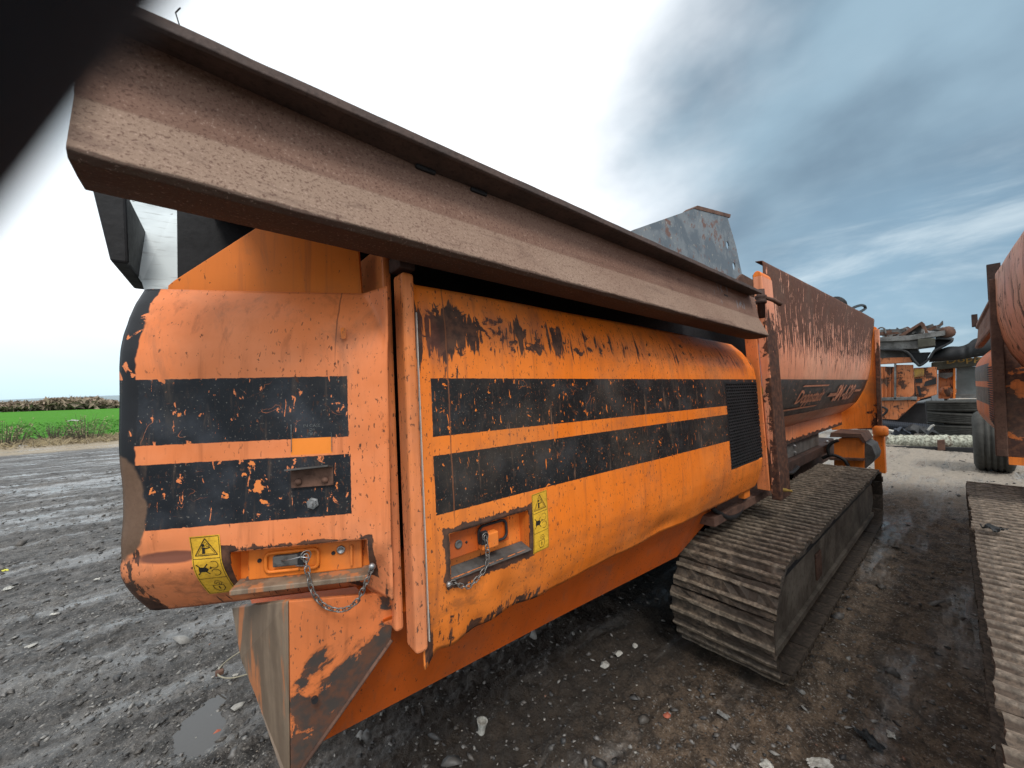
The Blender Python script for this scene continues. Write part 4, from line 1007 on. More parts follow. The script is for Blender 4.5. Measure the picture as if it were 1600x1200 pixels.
# ---- hopper behind the second post
PR = [(1.02, 2.56), (.975, 2.555), (.972, 2.53), (.975, 2.25), (.965, 2.05), (.958, 1.90), (.960, 1.78), (.972, 1.65), (1.01, 1.52), (1.06, 1.41), (1.115, 1.31), (1.20, 1.22), (1.29, 1.15)]
def dens(P, k=3): return [tuple(V(*P[i])+(V(*P[i+1])-V(*P[i]))*j/k) for i in range(len(P)-1) for j in range(k)]+[P[-1]]
PRd = dens(PR)
def hop(xa, xb, prof, name, mat, parent, sgn=1, y0=0., T=lambda p: p, nx=60):
    mb = MB(); n = len(prof)
    for i in range(nx+1):
        x = xa+(xb-xa)*i/nx
        for (y, z) in prof: k = mb.vert(T((x, y+(0 if sgn > 0 else -.045*(xb-x))+.010*n2(x, z, 1.4, 77)*sgn-(.11*(x-xa)/(xb-xa)*min(1, max(0, (z-1.6)/.9)) if sgn > 0 else 0), z))); mb.uv[k] = (x, z)
    for i in range(nx):
        for j in range(n-1): mb.f.append([i*n+j, (i+1)*n+j, (i+1)*n+j+1, i*n+j+1])
    return mb.build(name, mat, parent, True, solid=.006)
hp_ = hop(3.37, 7.88, PRd, 'hopper_side', MAT['hopper'], mach)
def prof_at(s):                                   # s: height z on the sloped stripe -> y
    for (y0, z0), (y1, z1) in zip(PR, PR[1:]):
        if z1 <= s <= z0: return y0+(y1-y0)*(z0-s)/(z0-z1)
    return PR[-1][0]
MAT['letter'] = simple('worn_pink_print', (.62, .28, .17), .6, .3, 30, col2=(.45, .18, .10), bump=.02)
def onhop(a, b): return V(a, prof_at(b)-.013, b-.006)
flat_text('Doppstadt', .175, (4.80, 1.43), onhop, MAT['letter'], 'lettering', mach, .35, .004, 1.3)
flat_text('SM-620', .27, (6.45, 1.40), onhop, MAT['letter'], 'lettering', mach, .35, .006, 1.35)
mb = MB()
for (xa, xb, za, zb) in ((4.35, 5.35, 1.585, 1.60), (3.9, 5.2, 1.37, 1.385), (5.55, 5.95, 1.46, 1.50), (7.05, 7.5, 1.49, 1.52)):
    mb.face([onhop(xa, za), onhop(xb, za), onhop(xb+.06, zb), onhop(xa+.06, zb)])
mb.build('logo_bar', MAT['letter'], mach)
MAT['band'] = paint('pink_band_paint', SAL, SALF, chip=.08, drips=.05, speck=.3, rustcol=(.03, .018, .015), zone=lambda g, P, UV: g.mul(g.sm(g.add(g.sep(P)[2], g.mul(g.sub(g.noise(P, 9, 4), .5), .10)), 1.01, .97), .6))
MB().box(3.4, 7.85, 1.285, 1.30, .955, 1.15).build('lower_band', MAT['band'], mach)
MB().box(3.4, 6.6, 1.33, 1.45, .77, .96).build('side_beam', MAT['grey'], mach, bevel=.006)
MB().box(3.4, 6.9, 1.27, 1.42, .655, .765).build('side_beam', MAT['rust_dark'], mach, bevel=.006)
for px, py in ((1240, 697), (1241, 707), (1292, 690)):
    p = at(px, py, Y=1.33); MB().lathe(p, (0, -1, 0), [(0, .022), (.014, .022), (.014, .012), (.024, .012), (.024, 0)], 6).build('bolt', MAT['galv'], mach)
EX = 7.9
ep = [at(a, b, X=EX) for a, b in ((1361, 508), (1370, 512), (1374, 600), (1377, 668), (1300, 672), (1296, 660), (1318, 640), (1340, 612), (1352, 596), (1358, 560))]
MB().prism(ep, (.012, 0, 0)).build('end_gusset', MAT['gusset'], mach, bevel=.003)
ob = at(1371, 515, X=EX); ot = at(1376, 668, X=EX)
MB().loft([[(EX-.05, ob[1]-.02, ob[2]), (EX+.03, ob[1]-.02, ob[2]), (EX+.03, ob[1]+.03, ob[2]), (EX-.05, ob[1]+.03, ob[2])], [(EX-.05, ot[1]-.02, ot[2]), (EX+.03, ot[1]-.02, ot[2]), (EX+.03, ot[1]+.03, ot[2]), (EX-.05, ot[1]+.03, ot[2])]]).build('gusset_flange', MAT['post_r'], mach, bevel=.004)
q0 = at(1372, 668, X=EX); MB().box(EX-.02, EX+.12, q0[1]-.06, q0[1]+.06, .25, q0[2]).build('end_post', MAT['orange'], mach, bevel=.01)
MB().lathe((EX-.06, q0[1]-.03, q0[2]-.12), (0, 0, 1), [(0, .07), (.03, .09), (.12, .09), (.15, .06)], 12).build('pivot_boss', MAT['orange'], mach, True)
p = [at(a, b, X=6.5) for a, b in ((1303, 690), (1312, 685), (1342, 684), (1350, 692), (1350, 735), (1303, 740))]
bx_ = MB().prism(p, (.5, 0, 0)).build('valve_box', MAT['orange_plain'], mach, bevel=.006)
MB().prism([at(a, b, X=6.45) for a, b in ((1296, 683), (1298, 676), (1345, 678), (1353, 690), (1348, 692), (1342, 684))], (.6, 0, 0)).build('box_lid', MAT['rust_mid'], bx_, bevel=.003)
MB().prism([at(a, b, X=6.55) for a, b in ((1350, 690), (1362, 697), (1368, 712), (1366, 720), (1352, 733))], (.5, 0, 0)).build('box_cheek', MAT['grey'], bx_, bevel=.003)
MB().prism([at(a, b, X=6.42) for a, b in ((1296, 715), (1350, 717), (1350, 720), (1296, 719))], (.1, 0, 0)).build('box_shelf', MAT['rust_mid'], bx_)
MB().tube(smooth_path([at(a, b, X=6.3) for a, b in ((1285, 716), (1300, 711), (1318, 718), (1326, 730), (1332, 742))]), .022, 6).build('hose', MAT['hose'], mach, True)
MB().tube(smooth_path([at(a, b, X=6.2) for a, b in ((1296, 712), (1294, 700), (1300, 692), (1310, 688))]), .020, 6).build('hose', MAT['hose'], mach, True)
for (a, b, c_) in ((4.0, 1.28, .70), (4.15, 1.26, .68), (4.35, 1.28, .72)): MB().lathe((a, b, c_), (0, -1, .2), [(0, .07), (.05, .07), (.05, .04), (.10, .04), (.10, 0)], 10).build('grease_cap', MAT['dark'], mach, bevel=.003)
MB().tube(smooth_path([(3.6, 1.2, .72), (4.0, 1.12, .82), (4.5, 1.14, .74), (5.0, 1.2, .72)]), .018, 6).build('hose', MAT['hose'], mach, True)
# drive gear peeping over the hopper edge
p = at(1302, 476, Y=1.5)
mt = MB().box(p[0]-.20, p[0]+.10, 1.45, 1.65, p[2]-.10, p[2]+.09).build('drive_motor', MAT['dark'], mach, bevel=.01)
for k in range(4): MB().lathe(p+V(.16+.06*k, 0, .02), (1, 0, 0), [(0, .04), (0, .15-.01*(k % 2)), (.025, .15-.01*(k % 2)), (.025, .04)], 16).build('pulley', MAT['dark'], mt, True)
MB().tube(smooth_path([at(a, b, Y=1.4) for a, b in ((1322, 490), (1335, 480), (1348, 477), (1352, 482), (1342, 488), (1330, 493))]), .028, 7).build('hose', MAT['hose'], mach, True)
MB().tube(smooth_path([at(a, b, Y=1.3) for a, b in ((1345, 500), (1352, 495), (1358, 499))]), .02, 5).build('hose', MAT['grey'], mach, True)

# ================================================================ the second machine, facing the other way, at the right edge
m2 = thing('screening_machine', 'orange tracked machine cut off at the right, with peeling curved side and tan track', 'machine', (4.5, -1.2, 0), 'tracked screening machines')
XP = 4.8
yaw2 = math.atan2(.07, 4.3)
track(m2, 1.22, 5.95, -.265, MAT['pad2'], MAT['grey'], yaw2, .53, .64, 1)
MB().box(1.9, 9.0, -1.3, -1.0, .45, .75).build('chassis_rail', MAT['rust_dark'], m2)
MAT['plate2'] = paint('bare_brown_plate', (.62, .17, .04), ORG, chip=.45, chipscale=3.2, speck=.1, rustcol=(.055, .028, .022))
a0 = at(1554, 436, X=XP); a1 = at(1566, 713, X=XP)
MB().prism([a0, a1, V(XP, -1.6, a1[2]-.0), V(XP, -1.6, 2.7)], (.035, 0, 0)).build('bulkhead', MAT['plate2'], m2, bevel=.003)
MB().prism([V(XP-.02, a0[1]+.03, a0[2]), V(XP-.02, a1[1]+.03, a1[2]), V(XP-.02, a1[1]-.03, a1[2]), V(XP-.02, a0[1]-.03, a0[2])], (.12, 0, 0)).build('post', MAT['rust_mid'], m2, bevel=.006)
MAT['hopper2'] = paint('streaked_peeling_paint', (.58, .22, .12), (.54, .27, .16), chip=.22, drips=.19, speck=.2, uvpos=True, rustcol=(.085, .045, .032), zone=lambda g, P, UV: .04)
pr2 = [(a[1], a[2]) for a in [at(x, y, X=XP-.02) for x, y in ((1561, 425), (1557, 428), (1556, 440), (1556, 470), (1559, 500), (1567, 528), (1580, 552), (1597, 571), (1625, 590), (1660, 604))]]
hop(1.6, XP-.01, dens(pr2, 2), 'hopper_side', MAT['hopper2'], m2, -1, nx=50)
q = at(1553, 455, X=XP+.1); MB().box(XP+.1, XP+.16, q[1]-.04, q[1]+.03, q[2]-.06, q[2]+.22).build('upright_bar', MAT['rust_dark'], m2)
# its side door, seen almost along its face
XF = 7.35
yn = at(1563, 640, X=XP+.12)[1]; yf = at(1523, 610, X=XF)[1]-.01
def d2(u, z, w=None):
    k = (u-(XP+.12))/(XF-XP-.12); y = yn+(yf-yn)*k
    ww = 0
    if z > 1.70: ww = .16*((z-1.70)/.28)**2
    if z < 1.25: ww = .22*((1.25-z)/.34)**1.5
    if w is not None: ww = w
    return V(u, y-ww, z)
MAT['door_2'] = paint('faded_far_door_paint', SAL, ORG, [(5.7, 9, 1.585, 1.755), (5.7, 9, 1.36, 1.525)], chip=.10, drips=.05, uvpos=True, speck=.4, black=(.05, .048, .05), zone=lambda g, P, UV: g.mul(g.sm(g.sep(P)[2], 1.34, 1.15), .10))
skin('side_door', lin(XP+.10, XF, .05), lin(.86, 1.97, .035), d2, [], MAT['door_2'], m2, .004)
mb = MB()
for k in range(27): z = 1.16+k*.021; mb.box(5.25, 5.75, -.006, .002, z, z+.009, lambda x, w, zz: d2(x, zz)+V(0, -w, 0))
mb.build('vent_grille', MAT['dark'], m2)['kind'] = 'stuff'
MB().prism([d2(XF, 1.97)+V(.01, -.3, 0)]+[d2(XF, z)+V(.01, -.002, 0) for z in (1.97, 1.9, 1.8, 1.7, 1.5, 1.25, 1.15, 1.05, .93)]+[d2(XF, .93)+V(.01, -.3, 0)], (.02, 0, 0)).build('end_panel', MAT['orange'], m2)
MB().box(XP+.2, XF+.4, -2.8, -.55, 1.0, 2.1).build('engine_bay', MAT['dark'], m2)
def b2(x, px, dy=(0, 0)):
    return None
nb = [at(a, b, X=XP+.06) for a, b in ((1552, 457), (1553, 461), (1560, 463), (1560, 494), (1556, 512))]
r0 = [at(a, b, X=XP+.08) for a, b in ((1549, 460), (1549, 464), (1553, 466), (1554, 494), (1549, 511), (1551, 514), (1560, 513), (1562, 460))]
r1 = [at(a, b, X=XF+.35) for a, b in ((1524, 508), (1524, 513), (1528, 515), (1527, 530), (1523, 543), (1525, 545), (1535, 544), (1537, 508))]
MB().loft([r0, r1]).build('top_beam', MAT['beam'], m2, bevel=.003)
q = at(1524, 507, X=XF+.3); MB().box(XF+.2, XF+.32, q[1]-.02, q[1]+.03, q[2]-.03, q[2]+.12).build('upright_bar', MAT['rust_dark'], m2)
MB().box(XP, XP+.12, -.9, a1[1]-.03, a1[2]-.06, a1[2]).build('bottom_lip', MAT['orange'], m2)
MB().box(4.9, 8.6, -1.5, -.55, .78, 1.0).build('hull', MAT['orange_shaded'], m2)
# ================================================================ the row of scrap plant behind
XB = 15.0
def pp(pts, X=XB): return [at(a, b, X=X) for a, b in pts]
MAT['bg_orange'] = paint('old_sooty_orange_paint', (.42, .125, .04), (.50, .18, .075), chip=.30, chipscale=4, speck=.3, drips=.20)
MAT['bg_yellow'] = simple('grimy_yellow_paint', (.42, .26, .05), .6, .5, 2.5, col2=(.12, .06, .03))
MAT['bg_steel'] = simple('weathered_grey_steel', (.17, .17, .165), .65, .5, 3, col2=(.07, .068, .065))
MAT['bg_black'] = simple('black_rubber_sheet', (.022, .024, .026), .55, .4, 2)
MAT['olive'] = simple('dirty_olive_beam', (.075, .072, .055), .7, .4, 3)
cr_ = thing('crushing_machine', 'old orange scrap machine with corrugated side panels behind the near machine', 'machine', (15.5, 1.3, 0))
def corrug(a, b, c, d, name, mat, par, n=6, X=XB):
    A, B, Cc, D = [at(*q, X=X) for q in (a, b, c, d)]; mb = MB()          # top-left, top-right, bottom-right, bottom-left
    top = []; 
    for i in range(n*6+1):
        k = i/(n*6); ph_ = (i % 6)/6; h = -.035 if ph_ < .5 else .0
        top.append((A+(B-A)*k+V(h, 0, 0), D+(Cc-D)*k+V(h, 0, 0)))
    for p, q in zip(top, top[1:]): mb.face([p[0], q[0], q[1], p[1]])
    return mb.build(name, mat, par, solid=.01)
corrug((1340, 572), (1397, 573), (1397, 621), (1340, 622), 'side_panel', MAT['bg_orange'], cr_, 9)
MB().prism(pp([(1400, 570), (1427, 570), (1429, 621), (1400, 622)]), (.05, 0, 0)).build('side_panel', MAT['bg_orange'], cr_, bevel=.01)
MB().prism(pp([(1397, 568), (1400, 568), (1400, 624), (1397, 624)], 14.9), (.1, 0, 0)).build('frame_post', MAT['bg_steel'], cr_)
MB().prism(pp([(1340, 622), (1432, 620), (1432, 625), (1340, 627)], 14.9), (.2, 0, 0)).build('frame_rail', MAT['bg_steel'], cr_, bevel=.01)
MB().prism(pp([(1340, 560), (1422, 558), (1426, 566), (1340, 571)], 14.9), (.3, 0, 0)).build('frame_rail', MAT['bg_orange'], cr_, bevel=.01)
MB().prism(pp([(1340, 627), (1438, 624), (1428, 632), (1402, 656), (1340, 652)]), (.15, 0, 0)).build('chute', MAT['bg_orange'], cr_, bevel=.01)
MB().tube(smooth_path(pp([(1372, 640), (1378, 636), (1386, 640), (1382, 647), (1375, 650)], 14.9)), .03, 5).build('hose', MAT['hose'], cr_, True)
MB().prism(pp([(1427, 575), (1463, 573), (1463, 617), (1432, 625)], 15.1), (.5, 0, 0)).build('end_box', MAT['bg_orange'], cr_, bevel=.02)
MB().prism(pp([(1428, 577), (1444, 576), (1443, 588), (1428, 590)], 15.0), (.08, 0, 0)).build('cover_plate', MAT['bg_yellow'], cr_, bevel=.01)
for q_ in ([(1430, 592), (1441, 591), (1441, 598), (1430, 598)], [(1446, 596), (1463, 590), (1463, 600), (1443, 604)], [(1432, 603), (1437, 603), (1440, 618), (1436, 618)]):
    MB().prism(pp(q_, 15.05), (.05, 0, 0)).build('opening', MAT['dark'], cr_)
MB().prism(pp([(1340, 545), (1431, 540), (1440, 560), (1340, 562)], 15.1), (.6, 0, 0)).build('hood', MAT['bg_steel'], cr_, bevel=.02)
MB().prism(pp([(1395, 660), (1410, 632), (1445, 630), (1448, 662)], 15.6), (.5, 0, 0)).build('underframe', MAT['dark'], cr_)
cv = thing('discharge_conveyor', 'grey folded conveyor heaped with scrap metal on top of the old orange machine', 'conveyor', (15.5, 1.2, 2.4))
MB().prism(pp([(1340, 536), (1462, 530), (1462, 541), (1432, 545), (1340, 548)], 14.8), (.4, 0, 0)).build('conveyor_frame', MAT['bg_steel'], cv, bevel=.02)
MB().prism(pp([(1434, 530), (1461, 528), (1461, 540), (1434, 543)], 14.7), (.2, 0, 0)).build('frame_end', MAT['olive'], cv, bevel=.01)
mb = MB().prism(pp([(1372, 527), (1420, 524), (1477, 516), (1477, 524), (1420, 532), (1372, 534)], 14.7), (.3, 0, 0)); mb.build('top_rail', MAT['bg_steel'], cv, bevel=.01)
a = at(1474, 521, X=14.75); MB().lathe(a, at(1484, 518, X=14.9)-a, [(0, .02), (0, .12), (.16, .15), (.24, .08), (.25, 0)], 12).build('roller_end', MAT['rust_mid'], cv, True)
MB().prism(pp([(1404, 524), (1440, 502), (1444, 505), (1452, 523), (1446, 523), (1438, 508), (1412, 525)], 14.75), (.3, 0, 0)).build('bent_plate', MAT['rust_mid'], cv, bevel=.01)
MB().prism(pp([(1412, 525), (1438, 508), (1446, 523)], 14.9), (.05, 0, 0)).build('gusset', MAT['bg_steel'], cv)
r_ = random.Random(4)
for k in range(46):
    x = r_.uniform(1372, 1470); y = 527-.07*(x-1372)+r_.uniform(-7, 2); X_ = 14.8+r_.random()*.5; c0 = at(x, y, X=X_)
    d = V(r_.uniform(-.15, .15), r_.uniform(-.3, .3), r_.uniform(-.10, .10)); w = .03+.05*r_.random()
    MB().prism([c0-d, c0+d, c0+d+V(0, r_.uniform(-.05, .05), w), c0-d*r_.uniform(.5, 1)+V(0, 0, w*1.4)], (.03, .02, 0)).build('scrap_piece', r_.choice([MAT['bg_steel'], MAT['bg_steel'], MAT['rust_mid'], MAT['galv']]), cv)
def belt(c, w, X0, name, mat, par, thick=.03, dx=.9):
    P = smooth_path([at(a, b, X=X0) for a, b in c], 6); mb = MB()
    for p, q in zip(P, P[1:]): mb.face([p, q, q+V(dx, 0, w), p+V(dx, 0, w)])
    return mb.build(name, mat, par, True, solid=thick)
belt([(1340, 549), (1390, 548), (1415, 551), (1428, 566), (1437, 573), (1452, 563), (1462, 549), (1478, 541), (1489, 534), (1486, 529), (1462, 527)], .10, 14.75, 'hanging_belt', MAT['bg_black'], cv, .05)
MB().prism(pp([(1412, 552), (1455, 550), (1445, 566), (1437, 573), (1426, 566)], 15.0), (.05, 0, 0)).build('rubber_flap', MAT['bg_black'], cv, bevel=.02)
MB().prism(pp([(1461, 530), (1486, 529), (1489, 534), (1478, 541), (1458, 552), (1461, 541)], 15.0), (.05, 0, 0)).build('rubber_flap', MAT['bg_black'], cv, bevel=.02)
MB().tube(smooth_path(pp([(1370, 516), (1376, 512), (1382, 514), (1384, 522)], 14.9)), .02, 5).build('cable', MAT['bg_steel'], cv, True)
m3 = thing('screening_machine', 'distant orange machine with a grey mesh panel and yellow letters, behind the tyre stack', 'machine', (15.5, .3, 0), 'tracked screening machines')
MB().prism(pp([(1455, 566), (1560, 555), (1560, 568), (1500, 574), (1455, 579)], 15.6), (.4, 0, 0)).build('top_beam', MAT['olive'], m3, bevel=.03)
v, f = text2d('Doppstadt', .21, 0, .003)
o_ = at(1478, 568.5, X=15.58); me = bpy.data.meshes.new('lettering'); me.from_pydata([tuple(o_+V(0, -a*1.25, b+a*.10)) for a, b in v], [], f)
link(me, 'lettering', MAT['bg_yellow'], m3, normals=False)
MB().prism(pp([(1466, 575), (1491, 573), (1491, 623), (1466, 623)], 15.8), (.3, 0, 0)).build('side_panel', MAT['bg_orange'], m3, bevel=.02)
MB().prism(pp([(1489, 573), (1493, 573), (1493, 623), (1489, 623)], 15.7), (.3, 0, 0)).build('frame_post', MAT['orange_plain'], m3, bevel=.01)
a = at(1481, 611, X=15.8); MB().lathe(a, (-1, 0, 0), [(0, .16), (.05, .15), (.10, .09), (.12, 0)], 14).build('round_boss', MAT['bg_orange'], m3, True)
MB().prism(pp([(1467, 583), (1489, 582), (1488, 588), (1478, 592), (1467, 589)], 15.6), (.1, 0, 0)).build('torn_flap', MAT['grey'], m3, bevel=.01)
MB().prism(pp([(1494, 573), (1560, 572), (1560, 617), (1494, 618)], 15.9), (.08, 0, 0)).build('mesh_panel', simple('dull_grey_mesh', (.10, .115, .115), .7, .4, 2, col2=(.15, .165, .165)), m3)
MB().prism(pp([(1493, 616), (1560, 616), (1560, 622), (1493, 622)], 15.7), (.2, 0, 0)).build('frame_rail', MAT['bg_steel'], m3, bevel=.01)
MB().prism(pp([(1340, 655), (1560, 655), (1560, 672), (1340, 672)], 17.8), (.5, 0, 0)).build('chassis', MAT['dark'], m3)
tp = thing('black_tarpaulin', 'black rubber sheet draped over the beam above the grey mesh panel', 'tarpaulin', (15.5, .2, 2.6))
mb = MB(); T_ = smooth_path(pp([(1455, 552), (1480, 542), (1500, 541), (1512, 537), (1524, 529), (1560, 520)], 15.4), 6); B_ = smooth_path(pp([(1452, 566), (1478, 564), (1500, 562), (1512, 560), (1524, 558), (1560, 553)], 15.3), 6)
for i in range(len(T_)-1):
    m_ = lambda k: (T_[k]+B_[k])/2+V(-.10+.015*math.sin(k*.9), 0, .01*math.sin(k*1.1))
    mb.face([T_[i], T_[i+1], m_(i+1), m_(i)]); mb.face([m_(i), m_(i+1), B_[i+1], B_[i]])
mb.build('sheet', MAT['bg_black'], tp, True, solid=.03)
vn = thing('grey_vehicle', 'pale grey panelled vehicle body half hidden behind the tyre stack', 'vehicle', (18, 1, 0))
MAT['vangrey'] = simple('pale_blue_grey_paint', (.30, .34, .37), .4, .12, 2, bump=.03)
for q_ in ([(1432, 628), (1454.5, 622), (1454.5, 629), (1432, 629)], [(1455.5, 586), (1475, 586), (1475, 629), (1455.5, 629)], [(1440, 630), (1454.5, 630), (1454.5, 658), (1447, 658), (1446, 640)], [(1455.5, 630), (1475, 630), (1475, 658), (1455.5, 658)], [(1446, 659), (1475, 659), (1475, 672), (1446, 672)]):
    MB().prism(pp(q_, 17.2), (.06, 0, 0)).build('body_panel', MAT['vangrey'], vn, bevel=.008)
MB().prism(pp([(1400, 668), (1400, 640), (1412, 631), (1438, 630), (1443, 634), (1447, 668)], 17.3), (.2, 0, 0)).build('wheel_arch', MAT['dark'], vn, bevel=.03)
MB().prism(pp([(1420, 660), (1421, 640), (1428, 633), (1438, 634), (1441, 655)], 17.25), (.2, 0, 0)).build('window', simple('dim_glass', (.05, .06, .06), .15, .1), vn, bevel=.02)
MB().prism(pp([(1380, 585), (1480, 585), (1480, 672), (1380, 672)], 17.5), (1.5, 0, 0)).build('body_core', MAT['dark'], vn)

def tyre(cx, cy, z0, R_, w, label, axis=(0, 0, 1), group=None, tilt=(0, 0)):
    t = thing('tyre', label, 'tyre', (cx, cy, z0), group)
    ax = Vector(axis).normalized()
    hw = w/2; prof = [(0.06*w, R_*.60), (0, R_*.78), (.05*w, R_*.93), (.14*w, R_)]
    for k in range(5):
        a = .14*w+.72*w*k/5; b = .14*w+.72*w*(k+1)/5; g_ = .012
        prof += [(a+.02, R_), (b-.02, R_), (b-.012, R_-.02), (b+.008, R_-.02)] if k < 4 else [(a+.02, R_), (.86*w, R_)]
    prof += [(.95*w, R_*.93), (w, R_*.78), (.94*w, R_*.60), (.8*w, R_*.56), (.2*w, R_*.56), (0.06*w, R_*.60)]
    o = Vector((cx, cy, z0)); 
    MB().lathe(o, ax, prof, 44).build('tread', MAT['rubber'], t, True)
    return t
g0 = at(1500, 682, Z=0); RT = .73
tyre(g0[0]+.5, g0[1], 0.0, RT, .34, 'lowest and darkest of the three stacked tyres', (0.0, 0, 1), 'stacked lorry tyres')
tyre(g0[0]+.5, g0[1]+.02, .345, RT, .34, 'middle tyre of the stack of three', (.0, -.05, 1), 'stacked lorry tyres')
tyre(g0[0]+.5, g0[1]-.02, .70, RT-.02, .33, 'topmost tyre of the stack of three', (0, .02, 1), 'stacked lorry tyres')
a = at(1553, 736, Z=0); tyre(a[0], a[1]+.22, .52, .52, .46, 'upright wide tyre standing under the right hand machine', (0, -1, 0))

pi_ = thing('corrugated_pipe', 'black corrugated drain pipe lying in front of the old orange machine', 'pipe', (15, 1.2, 0))
A, B = at(1340, 660, X=14.6), at(1458, 671, X=14.6); pr = []; L_ = float(np.linalg.norm(B-A)); n = 40
for k in range(n): pr += [(L_*k/n, .125), (L_*(k+.5)/n, .125), (L_*(k+.5)/n, .108), (L_*(k+1)/n, .108)]
MB().lathe(A, B-A, [(0, 0)]+pr+[(L_, 0)], 16).build('pipe_wall', simple('blue_black_plastic', (.035, .042, .055), .5, .3, 4), pi_)
lg = thing('crusted_roller', 'long pale lichen crusted log lying on a dark rail, below the tyre stack', 'log', (13.6, .6, 0))
def mk_crust():
    m, g, b, P, UV = newmat('pale_crusted_bark'); n = g.noise(P, 3, 6, .7); n2 = g.noise(P, 22, 5, .7)
    c = g.mix(g.sm(n2, .40, .60), (.46, .47, .38), (.17, .165, .13)); c = g.mix(g.sm(n, .55, .62), c, (.10, .07, .05))
    fin(g, b, c, .9, g.bump(n2, .9, .03)); return m
MAT['crust'] = mk_crust()
A, B = at(1340, 689, X=13.7), at(1560, 692, X=13.7); mb = MB(); rings = []; dd = nrm(B-A)
for k in range(90):
    c0 = A+(B-A)*k/89; u_ = V(0, 0, 1); s_ = np.cross(dd, u_)
    rings.append([c0+(u_*math.sin(q)+s_*math.cos(q))*(.165+.035*n2(k*.4, q, 1.2, 91)+.02*n2(k*1.3, q*3, 1., 92)) for q in [2*math.pi*j/16 for j in range(16)]])
mb.loft(rings).build('bark', MAT['crust'], lg, True)
rl = MB().box(0, 1, -.02, .06, 0, 1, lambda x, y, z: at(1340+220*x, 700+(6*x), X=13.2)+V(.12*(y > 0), 0, .13*z-.06))
tagp(rl.build('steel_rail', MAT['dark'], bevel=.008), 'long dark steel rail lying on the dirt in front of the pale log', 'rail')
tagp(MB().prism(pp([(1464, 688), (1476, 687), (1477, 704), (1465, 704)], 13.15), (.08, 0, 0)).build('wooden_block', MAT['rust_mid'], bevel=.01), 'small brown block standing against the pale log', 'block')
# scraps
def crumple(name, label, cat, px, py, w, h, mat, seed, z=None, up=.35, X=None, thick=.003):
    p = at(px, py, Z=0 if z is None else z) if X is None else at(px, py, X=X)
    r_ = np.random.default_rng(seed); n = 9; mb = MB(); a = r_.random()*3; zb = (gh(p[0], p[1]) if z is None and X is None else p[2])+.006
    for i in range(n+1):
        for j in range(n+1):
            u, v_ = i/n-.5, j/n-.5; k = 1-.45*max(abs(u), abs(v_))*(.6+r_.random())
            x, y = u*w*k, v_*h*k; q = fbm(np.array([u+seed]), np.array([v_]), 3.2, 3, seed)[0]
            mb.vert((p[0]+x*math.cos(a)-y*math.sin(a), p[1]+x*math.sin(a)+y*math.cos(a), zb+max(0, (q+.25)*up*min(w, h))))
    for i in range(n):
        for j in range(n): b = i*(n+1)+j; mb.f.append([b, b+1, b+n+2, b+n+1])
    return tagp(mb.build(name, mat, smooth=False, solid=thick), label, cat)
MAT['film'] = simple('dirty_pale_plastic', (.50, .49, .45), .35, .35, 25, col2=(.26, .25, .22))
MAT['rag'] = simple('wet_dark_rag', (.030, .034, .036), .45, .3, 14)
MAT['foil'] = simple('grey_plastic_film', (.20, .20, .19), .35, .3, 30)
MAT['red'] = simple('brick_red', (.42, .12, .07), .7, .3, 30)
MAT['yel'] = simple('yellow_scrap', (.62, .60, .10), .6, .2, 30)
MAT['stone'] = simple('pale_stone', (.36, .35, .32), .7, .35, 14)
crumple('plastic_scrap', 'flattened translucent plastic scrap on the mud in front of the near track', 'litter', 1130, 1120, .07, .035, MAT['foil'], 1)
crumple('rag', 'dark wet rag on the mud near the bottom edge between the two tracks', 'litter', 1358, 1157, .13, .07, MAT['rag'], 2, up=.5)
crumple('wrapper', 'small pale wrapper beside the dark wet rag', 'litter', 1392, 1146, .05, .035, MAT['film'], 3)
crumple('wrapper', 'torn pale wrapper at the bottom edge below the near track, left of a larger one', 'litter', 1198, 1193, .06, .05, MAT['film'], 4)
crumple('wrapper', 'larger torn pale wrapper at the bottom edge, right of a smaller one', 'litter', 1280, 1190, .12, .06, MAT['film'], 5)
crumple('plastic_bag', 'dirty cream plastic bag beside the end of the tan track', 'litter', 1573, 1178, .10, .14, MAT['film'], 6, up=.5)
crumple('scrap', 'yellow scrap on the gravel at the left edge of the yard', 'litter', 8, 892, .09, .05, MAT['yel'], 7)
crumple('scrap', 'white sliver of plastic at the left edge below the yellow scrap', 'litter', 14, 917, .09, .06, MAT['film'], 8)
crumple('scrap', 'white scrap lying on the gravel midway between the left edge and the end door', 'litter', 152, 903, .06, .04, MAT['film'], 9)
crumple('scrap', 'grey white scrap nearest the bottom corner of the end door', 'litter', 85, 960, .06, .03, MAT['film'], 10)
crumple('field_scrap', 'white plastic scrap lying in the green field', 'litter', 119, 658, 1.2, .8, MAT['film'], 11, z=.16, up=.2)
crumple('rag', 'dark rag lying on top of the tan track', 'litter', 1553, 830, .12, .10, MAT['rag'], 12, z=.655, up=.5)
crumple('grey_rag', 'blue grey rag on the scrap pile at the end of the corrugated pipe', 'rag', 1432, 678, .9, .7, MAT['bg_black'], 13, X=14.3, up=.5, thick=.02)
crumple('grey_rag', 'small blue grey rag lying over the log, left of the larger rag', 'rag', 1405, 680, .6, .5, simple('slate_cloth', (.06, .07, .09), .8), 14, X=14.0, up=.6, thick=.02)
for i, (a_, b_, w_) in enumerate(((1383, 672, 'white bent board behind the left end of the log'), (1450, 672, 'pale stick poking up beside the tyre stack'))):
    p = at(a_, b_, X=14.1); q = at(a_+(26 if i == 0 else 10), b_+(9 if i == 0 else -8), X=14.1)
    tagp(MB().tube([p, (p+q)/2+V(0, 0, .03), q], .05 if i == 0 else .025, 6).build('board', MAT['film']), w_, 'board')
